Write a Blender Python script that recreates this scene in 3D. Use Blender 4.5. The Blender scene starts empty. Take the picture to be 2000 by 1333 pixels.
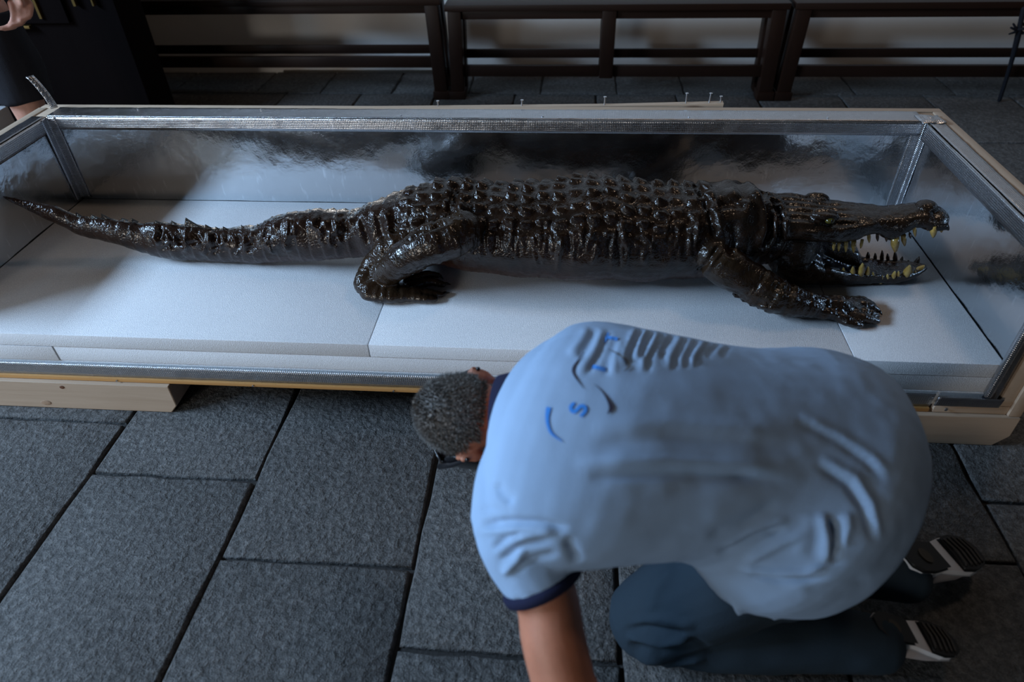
import bpy, math, random
import numpy as np
from mathutils import Vector, Matrix
from mathutils.bvhtree import BVHTree

random.seed(7); RNG = np.random.default_rng(7)
S = bpy.context.scene
COL = S.collection

# ---------------------------------------------------------------- camera
FPX = 1337.68; CX, CY = 1000.0, 666.5            # focal length in pixels of the 2000 x 1333 frame
MR = np.array([[0.9965931527105748, 0.07879041526250556, -0.024375365292827345],
               [0.03068879288526407, -0.6285923263412622, -0.7771292590400424],
               [-0.07655250460724461, 0.7737336477933746, -0.6288687910134481]])  # rows: right, down, forward
CAM = np.array([0., 0., 1.5])
cd = bpy.data.cameras.new('camera'); cam = bpy.data.objects.new('camera', cd); COL.objects.link(cam)
mw = np.eye(4); mw[:3, 0] = MR[0]; mw[:3, 1] = -MR[1]; mw[:3, 2] = -MR[2]; mw[:3, 3] = CAM
cam.matrix_world = Matrix(mw.tolist())
cd.sensor_width = 36.0; cd.lens = FPX / 2000 * 36.0; cd.clip_start = .05
cd.dof.use_dof = True; cd.dof.focus_distance = 2.2; cd.dof.aperture_fstop = 2.3
S.camera = cam

# ---------------------------------------------------------------- light and exposure
S.view_settings.view_transform = 'Standard'; S.view_settings.look = 'None'
S.view_settings.exposure = -0.1; S.view_settings.gamma = 1.0
S.view_settings.use_curve_mapping = False
S.cycles.use_denoising = True
S.cycles.max_bounces = 8; S.cycles.diffuse_bounces = 4; S.cycles.glossy_bounces = 5
S.cycles.sample_clamp_indirect = 4.0
S.cycles.caustics_reflective = False; S.cycles.caustics_refractive = False
wd = bpy.data.worlds.new('world'); S.world = wd; wd.use_nodes = True
wd.node_tree.nodes['Background'].inputs[0].default_value = (.55, .68, 1, 1)
wd.node_tree.nodes['Background'].inputs[1].default_value = .02

def area(name, loc, direction, sx, sy, power, col):
    l = bpy.data.lights.new(name, 'AREA'); l.shape = 'RECTANGLE'; l.size = sx; l.size_y = sy
    l.energy = power; l.color = col
    o = bpy.data.objects.new(name, l); COL.objects.link(o); o.location = loc
    o.rotation_euler = Vector(direction).to_track_quat('-Z', 'Y').to_euler()
    return o
area('window_daylight', (-4.99, .55, 2.76), (1, 0, -.25), 2.7, .74, 460, (.50, .72, 1))
area('window_daylight', (-4.99, -3.2, 1.5), (1, .2, 0), 1.3, 1.5, 75, (.55, .78, 1))
area('doorway_daylight', (-3.7, -5.49, 1.5), (.25, 1, 0), 1.3, 1.7, 125, (1, .91, .82))
area('warm_fill', (2.4, 3.0, 5.3), (-.4, -.1, -1), .6, .6, 22, (1, .72, .52))  # unseen warm fill added to tint the shaded areas; no lamp hangs there

# ---------------------------------------------------------------- helpers
def fray(x, y):
    return np.array([(x - CX) / FPX, (y - CY) / FPX, 1.0]) @ MR
def atz(x, y, z):
    d = fray(x, y); return CAM + (z - CAM[2]) / d[2] * d
def aty(x, y, Y):
    d = fray(x, y); return CAM + Y / d[1] * d
def proj(P):
    q = (np.asarray(P, float) - CAM) @ MR.T
    return CX + FPX * q[..., 0] / q[..., 2], CY + FPX * q[..., 1] / q[..., 2], q[..., 2]
def unit(v):
    v = np.asarray(v, float); return v / np.linalg.norm(v)
def sstep(a, b, x):
    t = np.clip((x - a) / (b - a), 0, 1); return t * t * (3 - 2 * t)

def _h(ix, iy, iz):
    n = (ix * 374761393 + iy * 668265263 + iz * 2147483647 * 3 + 1274126177).astype(np.int64) & 0xffffffff
    n = ((n ^ (n >> 13)) * 1274126177) & 0xffffffff
    n = (n ^ (n >> 16)) & 0xffffffff
    return n / 4294967295.0
def vnoise(p, sc=1.0):
    """smooth value noise, -1..1, p (n,3)"""
    q = np.asarray(p, float) * sc + 1000.0; i = np.floor(q).astype(np.int64); f = q - i; f = f * f * (3 - 2 * f)
    r = 0
    for a in (0, 1):
        for b in (0, 1):
            for c in (0, 1):
                w = (f[:, 0] if a else 1 - f[:, 0]) * (f[:, 1] if b else 1 - f[:, 1]) * (f[:, 2] if c else 1 - f[:, 2])
                r = r + w * _h(i[:, 0] + a, i[:, 1] + b, i[:, 2] + c)
    return r * 2 - 1

def mesh_obj(name, V, F, m, parent=None, smooth=False, sharp=None):
    me = bpy.data.meshes.new(name)
    me.from_pydata([tuple(map(float, v)) for v in V], [], [tuple(int(i) for i in f) for f in F]); me.update()
    if m: me.materials.append(m)
    if smooth:
        me.polygons.foreach_set('use_smooth', [True] * len(me.polygons))
        if sharp: me.set_sharp_from_angle(angle=math.radians(sharp))
    o = bpy.data.objects.new(name, me); COL.objects.link(o)
    if parent: setp(o, parent)
    return o
def setp(o, parent):
    o.parent = parent
    o.matrix_parent_inverse = Matrix.Translation(-parent.location)
def thing(name, label, cat, loc=(0, 0, 0), group=None):
    o = bpy.data.objects.new(name, None); COL.objects.link(o); o.location = loc; o.empty_display_size = .05
    o['label'] = label; o['category'] = cat
    if group: o['group'] = group
    return o
def tag(o, label, cat, group=None):
    o['label'] = label; o['category'] = cat
    if group: o['group'] = group
    return o
def struct(o):
    o['kind'] = 'structure'; return o

def box(x0, x1, y0, y1, z0, z1, bev=0.0):
    """box, its twelve edges chamfered when bev > 0"""
    if bev <= 0:
        V = [(x, y, z) for x in (x0, x1) for y in (y0, y1) for z in (z0, z1)]
        return V, [(0, 1, 3, 2), (4, 6, 7, 5), (0, 4, 5, 1), (2, 3, 7, 6), (0, 2, 6, 4), (1, 5, 7, 3)]
    import bmesh
    bm = bmesh.new(); bmesh.ops.create_cube(bm, size=1)
    for v in bm.verts:
        v.co = Vector(((x0 + x1) / 2 + v.co.x * (x1 - x0), (y0 + y1) / 2 + v.co.y * (y1 - y0), (z0 + z1) / 2 + v.co.z * (z1 - z0)))
    bmesh.ops.bevel(bm, geom=bm.edges[:], offset=bev, segments=2, profile=.6, affect='EDGES')
    V = [tuple(v.co) for v in bm.verts]; F = [[v.index for v in f.verts] for f in bm.faces]; bm.free()
    return V, F
def boxo(name, a, m, parent=None, bev=.004):
    return mesh_obj(name, *box(*a, bev=bev), m, parent, smooth=bev > 0, sharp=50)
def shear(o, fn):
    for v in o.data.vertices: v.co = Vector(fn(*v.co))
    o.data.update(); return o
def prism(poly, axis, a, b):
    """polygon in the two other axes, extruded from a to b along axis ('x': poly is (y,z); 'y': (x,z); 'z': (x,y))"""
    n = len(poly)
    def mk(p, t): return {'x': (t, p[0], p[1]), 'y': (p[0], t, p[1]), 'z': (p[0], p[1], t)}[axis]
    V = [mk(p, a) for p in poly] + [mk(p, b) for p in poly]
    F = [tuple(range(n))[::-1], tuple(range(n, 2 * n))] + [(i, (i + 1) % n, n + (i + 1) % n, n + i) for i in range(n)]
    return V, F

def tube(P, R, n=16, up=(0, 0, 1), k=1.0, cap=True, rings=3):
    """loft of ellipses along P; R half-height along the normal, k*R half-width along the lateral; rounded ends"""
    P = np.asarray(P, float); R = np.asarray(R, float) * np.ones(len(P)); K = np.asarray(k, float) * np.ones(len(P))
    if cap:
        t0 = unit(P[0] - P[1]); t1 = unit(P[-1] - P[-2]); pre = []; post = []
        for j in range(rings, 0, -1):
            a = j / (rings + .35) * math.pi / 2
            pre.append((P[0] + t0 * R[0] * math.sin(a), R[0] * math.cos(a), K[0])); post.insert(0, (P[-1] + t1 * R[-1] * math.sin(a), R[-1] * math.cos(a), K[-1]))
        al = pre + [(p, r, q) for p, r, q in zip(P, R, K)] + post
        P = np.array([a[0] for a in al]); R = np.array([a[1] for a in al]); K = np.array([a[2] for a in al])
    V = []; T = np.gradient(P, axis=0)
    lat0 = None
    for i in range(len(P)):
        t = unit(T[i]); u = np.asarray(up[i] if np.ndim(up) == 2 and len(up) == len(P) else up, float).reshape(-1)[:3]
        l = np.cross(t, u)
        if np.linalg.norm(l) < .2 and lat0 is not None: l = lat0
        l = unit(l - t * (l @ t)); 
        if lat0 is not None and l @ lat0 < 0: l = -l
        lat0 = l; nn = np.cross(l, t)
        for j in range(n):
            a = 2 * math.pi * j / n
            V.append(P[i] + l * math.cos(a) * R[i] * K[i] + nn * math.sin(a) * R[i])
    m = len(P); F = [(i * n + j, i * n + (j + 1) % n, (i + 1) * n + (j + 1) % n, (i + 1) * n + j) for i in range(m - 1) for j in range(n)]
    F += [tuple(range(n))[::-1], tuple(range((m - 1) * n, m * n))]
    return V, F
def interp_path(P, R, n):
    """Catmull-Rom resampling of points and radii"""
    P = np.c_[np.asarray(P, float), np.asarray(R, float)]; m = len(P)
    Q = np.vstack([2 * P[0] - P[1], P, 2 * P[-1] - P[-2]]); out = []
    for u in np.linspace(0, m - 1, n):
        i = min(int(u), m - 2); t = u - i; a, b, c, d = Q[i:i + 4]
        out.append(.5 * (2 * b + (c - a) * t + (2 * a - 5 * b + 4 * c - d) * t * t + (3 * b - a - 3 * c + d) * t ** 3))
    out = np.array(out); return out[:, :3], out[:, 3]
def ellipsoid(c, ax, n=20, m=12):
    """ax: three semi-axis vectors"""
    ax = [np.asarray(a, float) for a in ax]; V = []; F = []
    for i in range(m + 1):
        th = math.pi * (i + .5 * 0) / m
        for j in range(n):
            p = 2 * math.pi * j / n
            V.append(np.asarray(c) + ax[2] * math.cos(th) + (ax[0] * math.cos(p) + ax[1] * math.sin(p)) * max(math.sin(th), .02))
    for i in range(m):
        for j in range(n): F.append((i * n + j, (i + 1) * n + j, (i + 1) * n + (j + 1) % n, i * n + (j + 1) % n))
    F += [tuple(range(n)), tuple(range(m * n, (m + 1) * n))[::-1]]
    return V, F
def join(parts):
    V = []; F = []
    for v, f in parts:
        k = len(V); V += list(v); F += [tuple(i + k for i in g) for g in f]
    return V, F
def remesh(parts, voxel, smooth=3):
    """one continuous skin round overlapping closed shapes"""
    V, F = join(parts)
    import bmesh
    me = bpy.data.meshes.new('tmp'); me.from_pydata([tuple(map(float, v)) for v in V], [], F); me.update()
    bm = bmesh.new(); bm.from_mesh(me); 
    bmesh.ops.recalc_face_normals(bm, faces=bm.faces[:]); bm.to_mesh(me); bm.free()
    o = bpy.data.objects.new('tmp', me); COL.objects.link(o)
    r = o.modifiers.new('r', 'REMESH'); r.mode = 'VOXEL'; r.voxel_size = voxel
    if smooth:
        s = o.modifiers.new('s', 'SMOOTH'); s.factor = .5; s.iterations = smooth
    dg = bpy.context.evaluated_depsgraph_get(); dg.update()
    e = o.evaluated_get(dg).to_mesh()
    n = len(e.vertices); A = np.empty(n * 3); e.vertices.foreach_get('co', A); A = A.reshape(-1, 3)
    q = np.empty(len(e.loops), dtype=np.int64); e.loops.foreach_get('vertex_index', q)
    st = np.empty(len(e.polygons), dtype=np.int64); e.polygons.foreach_get('loop_start', st)
    tot = np.empty(len(e.polygons), dtype=np.int64); e.polygons.foreach_get('loop_total', tot)
    assert (tot == 4).all()
    Q = q.reshape(-1, 4)
    bpy.data.objects.remove(o); bpy.data.meshes.remove(me)
    return A.copy(), Q.copy()
def vnormals(V, Q):
    n = np.cross(V[Q[:, 2]] - V[Q[:, 0]], V[Q[:, 3]] - V[Q[:, 1]]); N = np.zeros_like(V)
    for i in range(Q.shape[1]): np.add.at(N, Q[:, i], n)
    return N / np.maximum(np.linalg.norm(N, axis=1, keepdims=True), 1e-12)
def quad_obj(name, V, Q, m, parent=None, colour=None):
    me = bpy.data.meshes.new(name); n = len(V); k = len(Q); w = Q.shape[1]
    me.vertices.add(n); me.vertices.foreach_set('co', V.astype(np.float32).ravel())
    me.loops.add(k * w); me.loops.foreach_set('vertex_index', Q.astype(np.int32).ravel())
    me.polygons.add(k); me.polygons.foreach_set('loop_start', np.arange(0, k * w, w, dtype=np.int32))
    me.update(calc_edges=True); me.validate()
    me.polygons.foreach_set('use_smooth', [True] * k)
    if colour is not None:
        a = me.color_attributes.new('tint', 'FLOAT_COLOR', 'POINT'); a.data.foreach_set('color', np.c_[colour, np.ones(n)].astype(np.float32).ravel())
    me.materials.append(m); me.update()
    o = bpy.data.objects.new(name, me); COL.objects.link(o)
    if parent: setp(o, parent)
    return o
def polyd(px, py, L):
    """distance of pixel points to a polyline, the parameter 0..1 along it, and the signed side"""
    L = np.asarray(L, float); seg = np.diff(L, axis=0); ln = np.hypot(*seg.T); cum = np.r_[0, np.cumsum(ln)]
    best = np.full(len(px), 1e9); par = np.zeros(len(px)); side = np.zeros(len(px))
    for i in range(len(seg)):
        dx, dy = px - L[i, 0], py - L[i, 1]; t = np.clip((dx * seg[i, 0] + dy * seg[i, 1]) / ln[i] ** 2, 0, 1)
        ex, ey = dx - t * seg[i, 0], dy - t * seg[i, 1]; d = np.hypot(ex, ey); m = d < best
        best = np.where(m, d, best); par = np.where(m, (cum[i] + t * ln[i]) / cum[-1], par)
        side = np.where(m, np.sign(seg[i, 0] * dy - seg[i, 1] * dx), side)
    return best, par, side
def sculpt(V, Q, strokes):
    """raise (+) or press (-) folds into cloth or hide along measured lines on its near side: (line, width px, height m)"""
    for L, w, amp in strokes:
        N = vnormals(V, Q); x, y, _ = proj(V); face = sstep(-.05, .25, np.einsum('ij,ij->i', N, CAM - V) / np.linalg.norm(CAM - V, axis=1))
        d, t, _s = polyd(x, y, L)
        V = V + N * (amp * np.exp(-(d / w) ** 2) * face * np.clip(4 * t * (1 - t) * 1.6, 0, 1))[:, None]
    return V

# ---------------------------------------------------------------- materials
class NT:
    def __init__(s, name):
        s.m = bpy.data.materials.new(name); s.m.use_nodes = True; s.t = s.m.node_tree; s.b = s.t.nodes['Principled BSDF']
        s.co = s.t.nodes.new('ShaderNodeTexCoord').outputs['Object']
    def n(s, typ, **kw):
        q = s.t.nodes.new(typ)
        for k, v in kw.items():
            if k in q.inputs.keys(): s.set(q.inputs[k], v)
            else: setattr(q, k, v)
        return q
    def set(s, sock, v):
        if isinstance(v, bpy.types.NodeSocket): s.t.links.new(v, sock)
        elif isinstance(v, (tuple, list)) and len(v) == 3 and sock.type == 'RGBA': sock.default_value = (*v, 1)
        else: sock.default_value = v
    def mapped(s, sc, rot=(0, 0, 0)):
        q = s.n('ShaderNodeMapping'); s.set(q.inputs['Vector'], s.co); q.inputs['Scale'].default_value = sc; q.inputs['Rotation'].default_value = rot; return q.outputs[0]
    def noise(s, sc, detail=4, rough=.55, vec=None, dist=0):
        return s.n('ShaderNodeTexNoise', Vector=vec or s.co, Scale=sc, Detail=detail, Roughness=rough, Distortion=dist).outputs['Fac']
    def voro(s, sc, vec=None, feature='F1'):
        return s.n('ShaderNodeTexVoronoi', feature=feature, Vector=vec or s.co, Scale=sc).outputs['Distance']
    def ramp(s, f, stops):
        q = s.n('ShaderNodeValToRGB', Fac=f); e = q.color_ramp.elements
        while len(e) < len(stops): e.new(.5)
        for el, (p, c) in zip(e, stops): el.position = p; el.color = (*c, 1) if len(c) == 3 else c
        return q.outputs[0]
    def mix(s, f, a, b, mode='MIX'):
        q = s.n('ShaderNodeMix', data_type='RGBA', blend_type=mode)
        s.set(q.inputs[0], f); s.set(q.inputs[6], a); s.set(q.inputs[7], b); return q.outputs[2]
    def math(s, op, a, b=0.0, c=0.0):
        q = s.n('ShaderNodeMath', operation=op); s.set(q.inputs[0], a); s.set(q.inputs[1], b); s.set(q.inputs[2], c); return q.outputs[0]
    def bump(s, h, strength=.3, dist=.01, prev=None):
        q = s.n('ShaderNodeBump', Height=h, Strength=strength, Distance=dist)
        if prev: s.set(q.inputs['Normal'], prev)
        return q.outputs[0]
    def out(s, color=None, rough=None, normal=None, metal=None, coat=None, coat_rough=None, spec=None, sss=None):
        for k, v in (('Base Color', color), ('Roughness', rough), ('Normal', normal), ('Metallic', metal), ('Coat Weight', coat), ('Coat Roughness', coat_rough), ('Specular IOR Level', spec), ('Subsurface Weight', sss)):
            if v is not None: s.set(s.b.inputs[k], v)
        return s.m
def plain(name, c, rough=.6, metal=0, bump=None, var=.15, vscale=8):
    k = NT(name); f = k.noise(vscale, 3)
    col = k.ramp(f, [(.3, tuple(x * (1 - var) for x in c)), (.7, tuple(min(1, x * (1 + var)) for x in c))])
    nm = k.bump(k.noise(bump[0], 5), bump[1], bump[2]) if bump else None
    return k.out(col, rough, nm, metal)

def m_stone():
    k = NT('basalt_stone'); inf = k.n('ShaderNodeObjectInfo'); r = inf.outputs['Random']
    off = k.n('ShaderNodeVectorMath', operation='ADD'); k.set(off.inputs[0], k.co)
    cmb = k.n('ShaderNodeCombineXYZ'); k.set(cmb.inputs[2], k.math('MULTIPLY', r, 20.0)); k.set(off.inputs[1], cmb.outputs[0])
    v = off.outputs[0]
    base = k.ramp(k.noise(5, 6, .65, v), [(.3, (.092, .092, .095)), (.72, (.18, .176, .174))])
    fine = k.noise(230, 3, .6, v); col = k.mix(.5, base, k.ramp(fine, [(.34, (.012, .012, .012)), (.5, (.12, .12, .12)), (.68, (.42, .42, .42))]), 'MIX')
    pits = k.ramp(k.voro(36, v), [(.0, (0, 0, 0)), (.16, (1, 1, 1))])
    big = k.noise(14, 4, .6, v)
    pm = k.math('MAXIMUM', pits, k.ramp(big, [(.44, (0, 0, 0)), (.5, (1, 1, 1))]))
    grit = k.noise(58, 5, .66, v); lump = k.noise(20, 4, .6, v)
    col = k.mix(.45, col, k.ramp(grit, [(.36, (.02, .02, .021)), (.5, (.13, .13, .128)), (.66, (.36, .35, .345))]))
    col = k.mix(k.ramp(pits, [(0, (.8, .8, .8)), (.6, (0, 0, 0))]), col, (.02, .02, .02))
    nm = k.bump(grit, 1.0, .013, k.bump(k.math('ADD', lump, k.math('MULTIPLY', pm, .25)), .8, .012))
    tone = k.math('ADD', .47, k.math('MULTIPLY', r, .2))
    hs = k.n('ShaderNodeHueSaturation', Color=col, Value=tone).outputs[0]
    return k.out(hs, k.math('ADD', .58, k.math('MULTIPLY', fine, .25)), nm, spec=.45)
def m_wood(name, c0, c1, axis='x', rough=.5, grain=26, bump=.15, knots=False):
    k = NT(name); sc = {'x': (.06, 1, 1), 'y': (1, .06, 1), 'z': (1, 1, .06)}[axis]
    v = k.mapped(sc); g = k.noise(grain, 5, .6, v, .6); big = k.noise(3, 3, .5, v)
    col = k.mix(k.math('ADD', k.math('MULTIPLY', g, .7), k.math('MULTIPLY', big, .35)), c0, c1)
    if knots:
        d = k.voro(2.1, k.mapped((.8, 2.2, 2.2))); col = k.mix(k.ramp(d, [(.045, (1, 1, 1)), (.09, (0, 0, 0))]), col, (.13, .05, .02))
    return k.out(col, rough, k.bump(g, bump, .004), spec=.22 if 'dark' in name else .5)
def m_foil(name='aluminium_foil', rough=.13, grid=False, tint=(.72, .76, .8)):
    k = NT(name); a = k.noise(16, 5, .62); b = k.noise(70, 3, .6); c = k.voro(26)
    h = k.math('ADD', k.math('MULTIPLY', a, 1.0), k.math('ADD', k.math('MULTIPLY', b, .22), k.math('MULTIPLY', c, .25)))
    nm = k.bump(h, .15, .010)
    if grid:
        sx = k.n('ShaderNodeSeparateXYZ', Vector=k.co); 
        w = None
        for ch in range(3):
            q = k.math('ABSOLUTE', k.math('SINE', k.math('MULTIPLY', sx.outputs[ch], 520.0)))
            w = q if w is None else k.math('MULTIPLY', w, q)
        nm = k.bump(w, .5, .002, nm)
    scr = k.ramp(k.noise(60, 2, .5, k.mapped((1, 1, .25))), [(.62, tint), (.75, tuple(min(1, x * 1.25) for x in tint))])
    return k.out(scr, k.math('ADD', rough - .05, k.math('MULTIPLY', a, .14)), nm, 1.0)
def m_foam():
    k = NT('white_foam'); c = k.voro(420); f = k.noise(800, 2)
    col = k.ramp(k.noise(3, 3), [(.3, (.78, .8, .84)), (.7, (.86, .875, .9))])
    col = k.mix(.5, col, k.ramp(k.noise(330, 3, .7), [(.36, (.62, .64, .68)), (.64, (.92, .93, .95))]))  # fine speckle puts the sparkle of the foam into its colour
    h = k.math('ADD', c, k.math('MULTIPLY', f, .5))
    return k.out(col, .55, k.bump(h, .3, .003), spec=.5, sss=0.0)
def m_hide():
    k = NT('varnished_hide'); at = k.n('ShaderNodeAttribute', attribute_name='tint').outputs['Color']
    v = k.noise(22, 5, .6); col = k.mix(k.ramp(v, [(.35, (0, 0, 0)), (.7, (.75, .75, .75))]), at, k.mix(.5, at, (.038, .016, .007)))
    d = k.voro(105, k.mapped((1, 1, 1)), 'DISTANCE_TO_EDGE'); d2 = k.ramp(d, [(.0, (0, 0, 0)), (.12, (1, 1, 1))])
    st = k.noise(60, 4, .6, k.mapped((1.5, .35, .35)))
    h = k.math('ADD', k.math('MULTIPLY', d2, .35), k.math('ADD', k.math('MULTIPLY', st, .6), k.math('MULTIPLY', k.noise(190, 3), .15)))
    return k.out(col, k.math('ADD', .11, k.math('MULTIPLY', v, .16)), k.bump(h, .3, .004), spec=.42)
def m_cloth(name, c, scale=900, strength=.25, rough=.85):
    k = NT(name); col = k.ramp(k.noise(4, 3), [(.3, tuple(x * .94 for x in c)), (.7, tuple(min(1, x * 1.05) for x in c))])
    v = k.voro(scale); return k.out(col, rough, k.bump(k.math('ADD', v, k.noise(160, 3)), strength, .0015), spec=.25)
def m_skin(name='skin', c=(.47, .19, .115)):
    k = NT(name); f = k.noise(26, 5); col = k.ramp(f, [(.3, tuple(x * .86 for x in c)), (.7, tuple(min(1, x * 1.1) for x in c))])
    return k.out(col, .48, k.bump(k.math('ADD', k.noise(260, 3), k.voro(300)), .16, .001), spec=.4, sss=.08)
STONE = m_stone()
MORTAR = plain('joint_dirt', (.028, .026, .025), .95, bump=(90, .6, .006))
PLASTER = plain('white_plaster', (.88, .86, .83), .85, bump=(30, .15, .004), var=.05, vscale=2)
DARKWALL = plain('dark_plaster', (.10, .085, .07), .9, var=.2, vscale=1.5)  # even dark colour, picked to keep light bounced off the walls low
OAK = m_wood('dark_bench_wood', (.007, .0035, .002), (.030, .012, .007), 'x', .45)
OAKV = m_wood('dark_bench_wood_upright', (.007, .0035, .002), (.030, .012, .007), 'z', .45)
PINE = m_wood('pine_wood', (.36, .25, .165), (.62, .48, .36), 'x', .6, 48, knots=True)
PINEY = m_wood('pine_wood_side', (.36, .26, .18), (.60, .46, .34), 'y', .6, 48)
PLY = m_wood('plywood_edge', (.42, .20, .06), (.56, .30, .10), 'x', .55, 40)
FOIL = m_foil(); TAPE = m_foil('foil_tape', .24, True, (.52, .53, .56))
FOAM = m_foam(); HIDE = m_hide()
SHIRT = m_cloth('light_blue_cotton', (.30, .43, .62)); NAVY = m_cloth('navy_rib', (.008, .010, .035), 500, .4)
JEANS = m_cloth('slate_trousers', (.015, .028, .042), 500, .3); BLACKCLOTH = m_cloth('black_cloth', (.010, .010, .014), 500, .3)
SKIN = m_skin(); SKIN2 = m_skin('skin_pale', (.52, .27, .2))
STEEL = plain('steel', (.62, .63, .66), .28, 1.0); BRASS = plain('gilt', (.16, .10, .03), .5, .8)

# ================================================================ SETTING
fl = struct(mesh_obj('floor', *box(-5.0, 5.6, -5.5, 4.78, -.12, -.014), MORTAR))
def slab(x0, x1, y0, y1, top):
    g = .0048; x0 += g; x1 -= g; y0 += g; y1 -= g; r = random.Random(int((x0 * 997 + y0 * 131) * 100))
    n = 6; pts = []
    for i in range(n): pts.append((x0 + (x1 - x0) * i / n, y0))
    for i in range(n): pts.append((x1, y0 + (y1 - y0) * i / n))
    for i in range(n): pts.append((x1 - (x1 - x0) * i / n, y1))
    for i in range(n): pts.append((x0, y1 - (y1 - y0) * i / n))
    cx, cy = (x0 + x1) / 2, (y0 + y1) / 2
    pts = [(px + r.uniform(-.0042, .0042), py + r.uniform(-.0042, .0042)) for px, py in pts]
    def ring(s, z): return [(cx + (px - cx) * (1 - s / abs(x1 - cx)), cy + (py - cy) * (1 - s / abs(y1 - cy)), z + r.uniform(-.0012, .0012)) for px, py in pts]
    V = ring(-.001, -.02) + ring(0, top - .009) + ring(.002, top - .002) + ring(.007, top); m = len(pts)
    F = [(k * m + i, k * m + (i + 1) % m, (k + 1) * m + (i + 1) % m, (k + 1) * m + i) for k in range(3) for i in range(m)] + [tuple(range(3 * m, 4 * m))]
    return mesh_obj('stone_slab', V, F, STONE, fl, smooth=True, sharp=60)
XJ = [-1.345 - .4925 * k for k in range(6, 0, -1)] + [-1.345, -.858, -.358, .145, .634, 1.118] + [1.118 + .49 * k for k in range(1, 7)]
CROSS = {5: [.72, 1.388], 6: [.45, 1.189], 7: [.30, .94], 8: [.22, .737], 9: [.47, 1.16], 10: [.40, 1.05], 11: [.60, 1.237]}
for c in range(len(XJ) - 1):
    r = random.Random(c * 13 + 5)
    ys = sorted(CROSS.get(c, [r.uniform(.2, .5), r.uniform(.9, 1.25)])); lo = ys[0]
    while lo > -.9: lo -= r.uniform(.5, .72); ys.insert(0, lo)
    hi = ys[-1]
    while hi < 3.2: hi += r.uniform(.52, .74); ys.append(hi)
    if 3.75 - ys[-1] > .25: ys.append(3.72 + r.uniform(-.1, .05))
    if c in (6, 7, 8, 9, 10): ys = [y for y in ys if y < 3.9]
    for a, b in zip(ys[:-1], ys[1:]): slab(XJ[c], XJ[c + 1], a, b, r.uniform(-.0015, .001))
    slab(XJ[c], XJ[c + 1], ys[-1], 4.318, r.uniform(-.0015, .001))
XB = [-4.3, -3.72, -3.15, -2.62, -2.05, -1.62, -1.15, -.66, -.2, .279, .691, 1.2, 1.72, 2.3, 2.8, 3.35, 3.9]
for a, b in zip(XB[:-1], XB[1:]): slab(a, b, 4.318, 4.735, random.uniform(-.002, .001))

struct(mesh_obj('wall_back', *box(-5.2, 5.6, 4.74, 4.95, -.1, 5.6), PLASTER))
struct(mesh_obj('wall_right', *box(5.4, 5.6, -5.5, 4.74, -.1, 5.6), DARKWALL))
struct(mesh_obj('ceiling', *box(-5.2, 5.6, -5.7, 4.95, 5.6, 5.75), m_wood('ceiling_wood', (.03, .02, .014), (.06, .04, .025), 'y')))
# left and front walls, each with one window opening
pierced2 = [(-3.88, -2.52, .72, 2.28), (-.82, 1.92, 2.36, 3.16)]
wl = [box(-5.2, -5.0, a, b, -.1, 5.6) for a, b in ((-5.5, -3.88), (-2.52, -.82), (1.92, 4.74))]
for a, b, c, d in pierced2: wl += [box(-5.2, -5.0, a, b, -.1, c), box(-5.2, -5.0, a, b, d, 5.6)]
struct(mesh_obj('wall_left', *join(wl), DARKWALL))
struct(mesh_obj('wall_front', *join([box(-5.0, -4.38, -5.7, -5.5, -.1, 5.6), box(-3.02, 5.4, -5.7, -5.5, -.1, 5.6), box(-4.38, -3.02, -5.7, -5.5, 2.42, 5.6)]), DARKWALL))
w = struct(bpy.data.objects.new('door_1', None)); COL.objects.link(w); w.location = (-3.7, -5.6, 0)
for nm, bb in (('door_jamb', (-4.38, -4.32, -5.66, -5.54, -.014, 2.42)), ('door_jamb', (-3.08, -3.02, -5.66, -5.54, -.014, 2.42)), ('door_head', (-4.32, -3.08, -5.66, -5.54, 2.36, 2.42))): boxo(nm, bb, OAKV, w)
for i, (a, b, c, d) in enumerate(pierced2):
    w = struct(bpy.data.objects.new('window_%d' % (i + 1), None)); COL.objects.link(w); w.location = (-5.1, (a + b) / 2, c)
    for nm, bb in (('window_jamb', (-5.14, -5.06, a, a + .05, c, d)), ('window_jamb', (-5.14, -5.06, b - .05, b, c, d)), ('window_head', (-5.14, -5.06, a + .05, b - .05, d - .05, d)), ('window_sill', (-5.16, -4.94, a, b, c - .04, c + .02)), ('mullion', (-5.13, -5.07, (a + b) / 2 - .025, (a + b) / 2 + .025, c + .02, d - .05))):
        boxo(nm, bb, OAKV, w)
struct(boxo('baseboard_back', (-2.0, 3.5, 4.722, 4.74, -.002, .012), DARKWALL, None, 0))

# ================================================================ CRATE
XL, XR, YF, YB, ZF, ZR = -1.91, 1.168, 1.462, 2.311, .28, .606
crate = thing('crate', 'open wooden crate lined with silver foil, one long side removed, holding the crocodile', 'crate', (-.37, 1.9, .11))
def grid(o, nu, nv, amp, sc):
    pass
boxo('base_panel', (-2.0, 1.02, YF - .012, 2.42, .112, .126), PLY, crate, .002)
def board(name, a, m): return boxo(name, a, m, crate, .003)
board('back_board', (-2.0, 1.262, 2.414, 2.446, .11, .604), PINE)
def slant(x, y, z): return x, y, z
board('side_board', (1.228, 1.262, YF - .02, 2.413, .112, .604), PINEY)
board('side_board', (-2.004, -1.972, YF - .02, 2.413, .112, .604), PINEY)
board('corner_block', (1.03, 1.227, YF - .012, YF + .003, .112, .142), PINE)
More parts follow.
